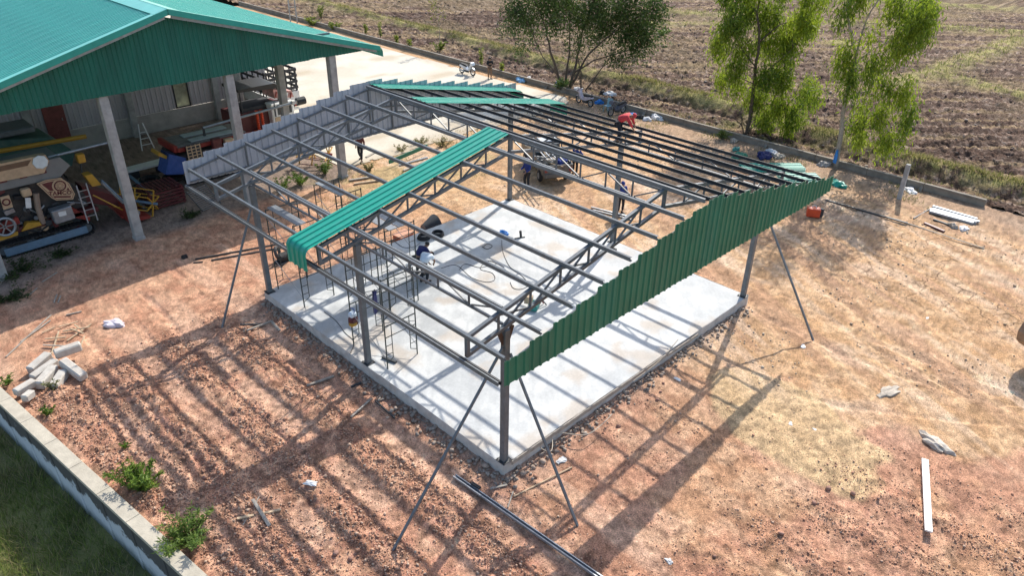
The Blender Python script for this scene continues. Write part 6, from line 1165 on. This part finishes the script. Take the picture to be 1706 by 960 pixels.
def bush(name, label, u, v, r, h, n, c0, c1, cat='shrub', ln=.12, wd=.05, z=0., group=None, stalks=7, upw=.7, pos=None, m_=None):
    q = Vector(pos) if pos else at(u, v, z); t = thing(name, label, cat, (q.x, q.y, z), group); mb = MB(); Cs, Ds = [], []
    for k in range(stalks):
        a = random.uniform(0, 6.28); rr = r*random.uniform(.25, 1); tip = Vector((q.x+rr*math.cos(a), q.y+rr*math.sin(a), z+h*random.uniform(.6, 1.05))); b = Vector((q.x+.12*rr*math.cos(a), q.y+.12*rr*math.sin(a), z-.05)); mid = b.lerp(tip, .5)+Vector((0, 0, .12*h))
        mb.tube([b, mid, tip], [.012+.006*h, .008, .004], 5); m = n//stalks; f = rng.uniform(.15, 1, m)
        p = np.array([b.lerp(mid, min(1, 2*x)) if x < .5 else mid.lerp(tip, 2*x-1) for x in f]); Cs.append(p+rng.normal(size=(m, 3))*.03*r); d = rng.normal(size=(m, 3)); d[:, 2] = np.abs(d[:, 2])*upw-.2; Ds.append(unit(d))
    mb.build('stem', BARK, t); Cs = np.concatenate(Cs); m = len(Cs); leaves('foliage', Cs, np.concatenate(Ds), rng.uniform(.6, 1.3, m)*ln, rng.uniform(.6, 1.3, m)*wd, mixc(c0, c1, rng.uniform(0, 1, m)), m_ or LEAF, t); return t
G0, G1 = (.05, .12, .015), (.17, .27, .035)
bush('weed_shrub', 'leafy green shrub growing on the rubble just inside the rendered wall', 236, 815, .8, .75, 1900, (.07, .15, .02), (.24, .34, .05), ln=.13, wd=.04, z=.05, stalks=26)
bush('weed_shrub', 'feathery pale green shrub spilling over the wall cap onto red soil', 312, 905, .95, .65, 2200, (.08, .15, .03), (.27, .37, .08), ln=.14, wd=.033, z=.05, stalks=28)
bush('weed_plant', 'small green weed among red clods between the two shrubs and the block heap', 208, 745, .16, .16, 60, G0, G1, cat='plant', z=.08, stalks=5)
bush('weed_plant', 'small green weed beside the wall cap below the concrete blocks', 78, 692, .28, .25, 120, G0, G1, cat='plant', z=.1, stalks=7)
bush('weed_plant', 'dry looking weed growing over the broken concrete blocks', 88, 650, .25, .35, 90, (.12, .15, .05), (.25, .25, .1), cat='plant', z=.15, stalks=6)
bush('weed_plant', 'patch of green weeds by the wall end beside the block heap', 12, 640, .35, .25, 140, G0, G1, cat='plant', z=.1, stalks=8)
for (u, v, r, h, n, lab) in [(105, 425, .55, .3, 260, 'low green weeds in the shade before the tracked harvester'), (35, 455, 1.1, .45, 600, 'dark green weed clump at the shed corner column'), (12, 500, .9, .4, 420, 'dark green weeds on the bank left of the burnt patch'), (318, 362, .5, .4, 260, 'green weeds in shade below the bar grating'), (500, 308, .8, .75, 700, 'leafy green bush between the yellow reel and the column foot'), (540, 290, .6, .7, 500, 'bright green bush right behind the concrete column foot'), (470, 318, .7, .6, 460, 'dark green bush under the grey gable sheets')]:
    dk_ = u < 400; bush('weed_shrub', lab, u, v, r*(1.3 if dk_ else 1), h*(.7 if dk_ else 1), int(n*(1.5 if dk_ else 1)), (.025, .05, .014) if dk_ else G0, (.07, .11, .03) if dk_ else G1, ln=.14, wd=.045, stalks=26 if dk_ else 12)  # weeds under the shed: their shade is put into darker leaf colours
for (u, v, r, h, n, lab) in [(615, 285, .6, .45, 380, 'grey green scrubby weed between the planks and the concrete yard'), (738, 245, .7, .5, 420, 'scrubby olive weed beside the green sheet end'), (700, 240, .9, .35, 420, 'dry straw coloured weeds at the edge of the concrete yard'), (668, 252, .6, .3, 260, 'flattened dry weeds beside the loose planks')]:
    bush('weed_shrub', lab, u, v, r, h, n, (.10, .11, .03), (.26, .23, .10), ln=.12, wd=.04, stalks=12)
for k, (u, v, h, lab) in enumerate([(610, 57, 1.0, 'first'), (634, 62, 1.4, ''), (661, 74, 1.0, ''), (683, 82, .9, ''), (801, 112, 1.5, ''), (836, 124, 1.0, '')]):
    bush('sapling', 'small upright leafy sapling planted along the low wall of the concrete yard', u, v, .28, h, 150, (.10, .16, .02), (.30, .32, .05), cat='sapling', ln=.2, wd=.09, stalks=5, group='saplings along the low wall')
for (u, v, r, h, n, lab) in [(558, 50, .9, .7, 420, 'rounded bright green bush by the low wall near the shed eave'), (521, 42, 1.0, .8, 420, 'yellow green bush behind the shed roof edge'), (535, 30, .5, 1.4, 240, 'tall thin bush at the field edge behind the shed roof'), (732, 85, .7, .9, 320, 'leafy shrub at the foot of the thin young tree by the wall'), (966, 62, .0, 0, 0, '')]:
    if n: bush('wall_shrub', lab, u, v, r, h, n, (.10, .15, .02), (.26, .30, .06), ln=.22, wd=.09, stalks=9)
bush('field_shrub', 'round green bush alone in the ploughed field behind the dark tree', 1103, 62, .7, .8, 340, G0, G1, ln=.22, wd=.1, z=-.25, stalks=10)
bush('spiky_plant', 'tuft of spiky green leaves growing at the foot of the dark tree', 0, 0, .7, .9, 260, (.04, .09, .02), (.12, .18, .04), cat='plant', ln=.5, wd=.05, pos=(31.2, 25.6, -.1), stalks=10, upw=1.6)
bush('spiky_plant', 'small palm like plant in front of the low wall beside the rubbish', 1203, 232, .4, .55, 160, (.05, .10, .02), (.18, .22, .06), cat='plant', ln=.4, wd=.05, stalks=8, upw=1.4)
tree('young_tree', 'thin young tree with few leaves between the yard wall and the bund', tuple(at(735, 84, 0)), [([(0, 0, 0), (-.1, 0, 1.5), (-.2, .1, 3), (-.5, .1, 4.6)], .035, .01), ([(-.15, 0, 2), (.3, .1, 3.2)], .02, .008)], [(-.5, 0, 3.9, .35, .5, 60), (.3, 0, 3.2, .3, .3, 30), (-.6, .1, 4.6, .3, .3, 50), (-.7, 0, 3.2, .25, .3, 25)], .2, .08, (.1, .14, .02), (.28, .26, .05), LEAF, BARK_P, .5, cl=8)
tree('bare_shrub', 'leafless brown dead shrub rooted at the low wall beside the dense green tree', tuple(at(1240, 228, 0)), [([(0, 0, 0), (-.3, 0, .8), (-.5, 0, 1.7)], .05, .01), ([(0, 0, 0), (.1, 0, 1.0), (.0, .1, 2.0)], .05, .01), ([(0, 0, .1), (.5, 0, .7), (.9, .1, 1.1)], .04, .01), ([(-.3, 0, .8), (-.9, .1, 1.2), (-1.9, .2, 1.5)], .03, .012)], [(-.4, 0, 1.2, .3, .3, 24), (.3, 0, .6, .3, .3, 24)], .15, .05, (.12, .09, .04), (.2, .15, .07), LEAF_D, BARK, .2, cl=8)
def blades(name, label, X, Y, Z, h, w_, c0, c1, dry):
    n = len(X); d = rng.normal(size=(n, 3))*.45; d[:, 2] = 1; d = unit(d); s = rng.normal(size=(n, 3)); s[:, 2] = 0; s = unit(s); b = np.stack([X, Y, Z], -1); H = (rng.uniform(.5, 1.3, n)*h)[:, None]
    V = np.stack([b-s*w_/2, b+s*w_/2, b+d*H+np.c_[rng.normal(0, .12, (n, 2))*H, -.08*H]], 1).reshape(-1, 3); t = rng.uniform(0, 1, n); c = mixc(c0, c1, t); k = rng.uniform(0, 1, n) < dry; c[k] = (.42, .35, .18)
    o = np_mesh(name, V, np.arange(3*n).reshape(n, 3), GRASS, col=np.repeat(c, 3, 0), kind='stuff'); o['label'] = label; o['category'] = 'grass'; return o
n = 110000; X = rng.uniform(-16.5, -7.5, n); Yv = rng.uniform(-3, 17, n); k = (X < wall_x(Yv)-.45) & (rng.uniform(0, 1, n) < np.clip(1.7*fbm(X*.8, Yv*.8, 3, 151)-.25, .1, 1)); X, Yv = X[k], Yv[k]
dr = sst(.5, .72, fbm(X*.6, Yv*.6, 3, 104)); blades('verge_grass', 'uncut dark green grass in the shade outside the rendered wall', X, Yv, verge_h(X, Yv), .42, .022, (.10, .16, .035), (.33, .37, .10), .2+.4*dr)
n = 19000; Yb = rng.uniform(-9, 75, n); X = bund_x(Yb)+.3+rng.normal(0, .38, n); k = rng.uniform(0, 1, n) < np.clip(4*fbm(X*.4, Yb*.4, 3, 152)-1.5, .05, 1); X, Yb = X[k], Yb[k]
blades('bund_grass', 'yellow green grass along the earth bund in the ploughed field', X, Yb, field_h(X, Yb)-.03, .40, .05, (.10, .13, .03), (.30, .28, .09), .35)
n = 40000; X = rng.uniform(38, 85, n); Yb = rng.uniform(-25, 75, n); k = (bunds(X, Yb) > .35) & (np.abs(X-bund_x(Yb)) > 2); X, Yb = X[k], Yb[k]
blades('field_grass', 'grass on the cross bunds of the ploughed field', X, Yb, field_h(X, Yb)-.03, .42, .09, (.14, .17, .04), (.33, .31, .12), .3)
n = 9000; X = rng.uniform(28.6, 34, n); Yb = rng.uniform(-4, 24, n); k = (rng.uniform(0, 1, n) < sst(.5, .7, fbm(X*.7, Yb*.5, 4, 153))) & (np.abs(X-31.15) > .25); X, Yb = X[k], Yb[k]
blades('wallside_grass', 'dry weeds and grass along both sides of the low wall', X, Yb, np.where(X < 31.15, site_h(X, Yb), field_h(np.maximum(X, 31.3), Yb)), .22, .035, (.10, .13, .03), (.26, .25, .08), .35)
n = 9000; X = rng.uniform(7, 30, n); Yb = rng.uniform(17, 24, n); k = rng.uniform(0, 1, n) < sst(.5, .7, fbm(X*.6, Yb*.6, 4, 29)); X, Yb = X[k], Yb[k]
blades('yardside_grass', 'dry grass at the near edge of the concrete yard', X, Yb, site_h(X, Yb), .2, .03, (.15, .15, .04), (.3, .27, .1), .5)
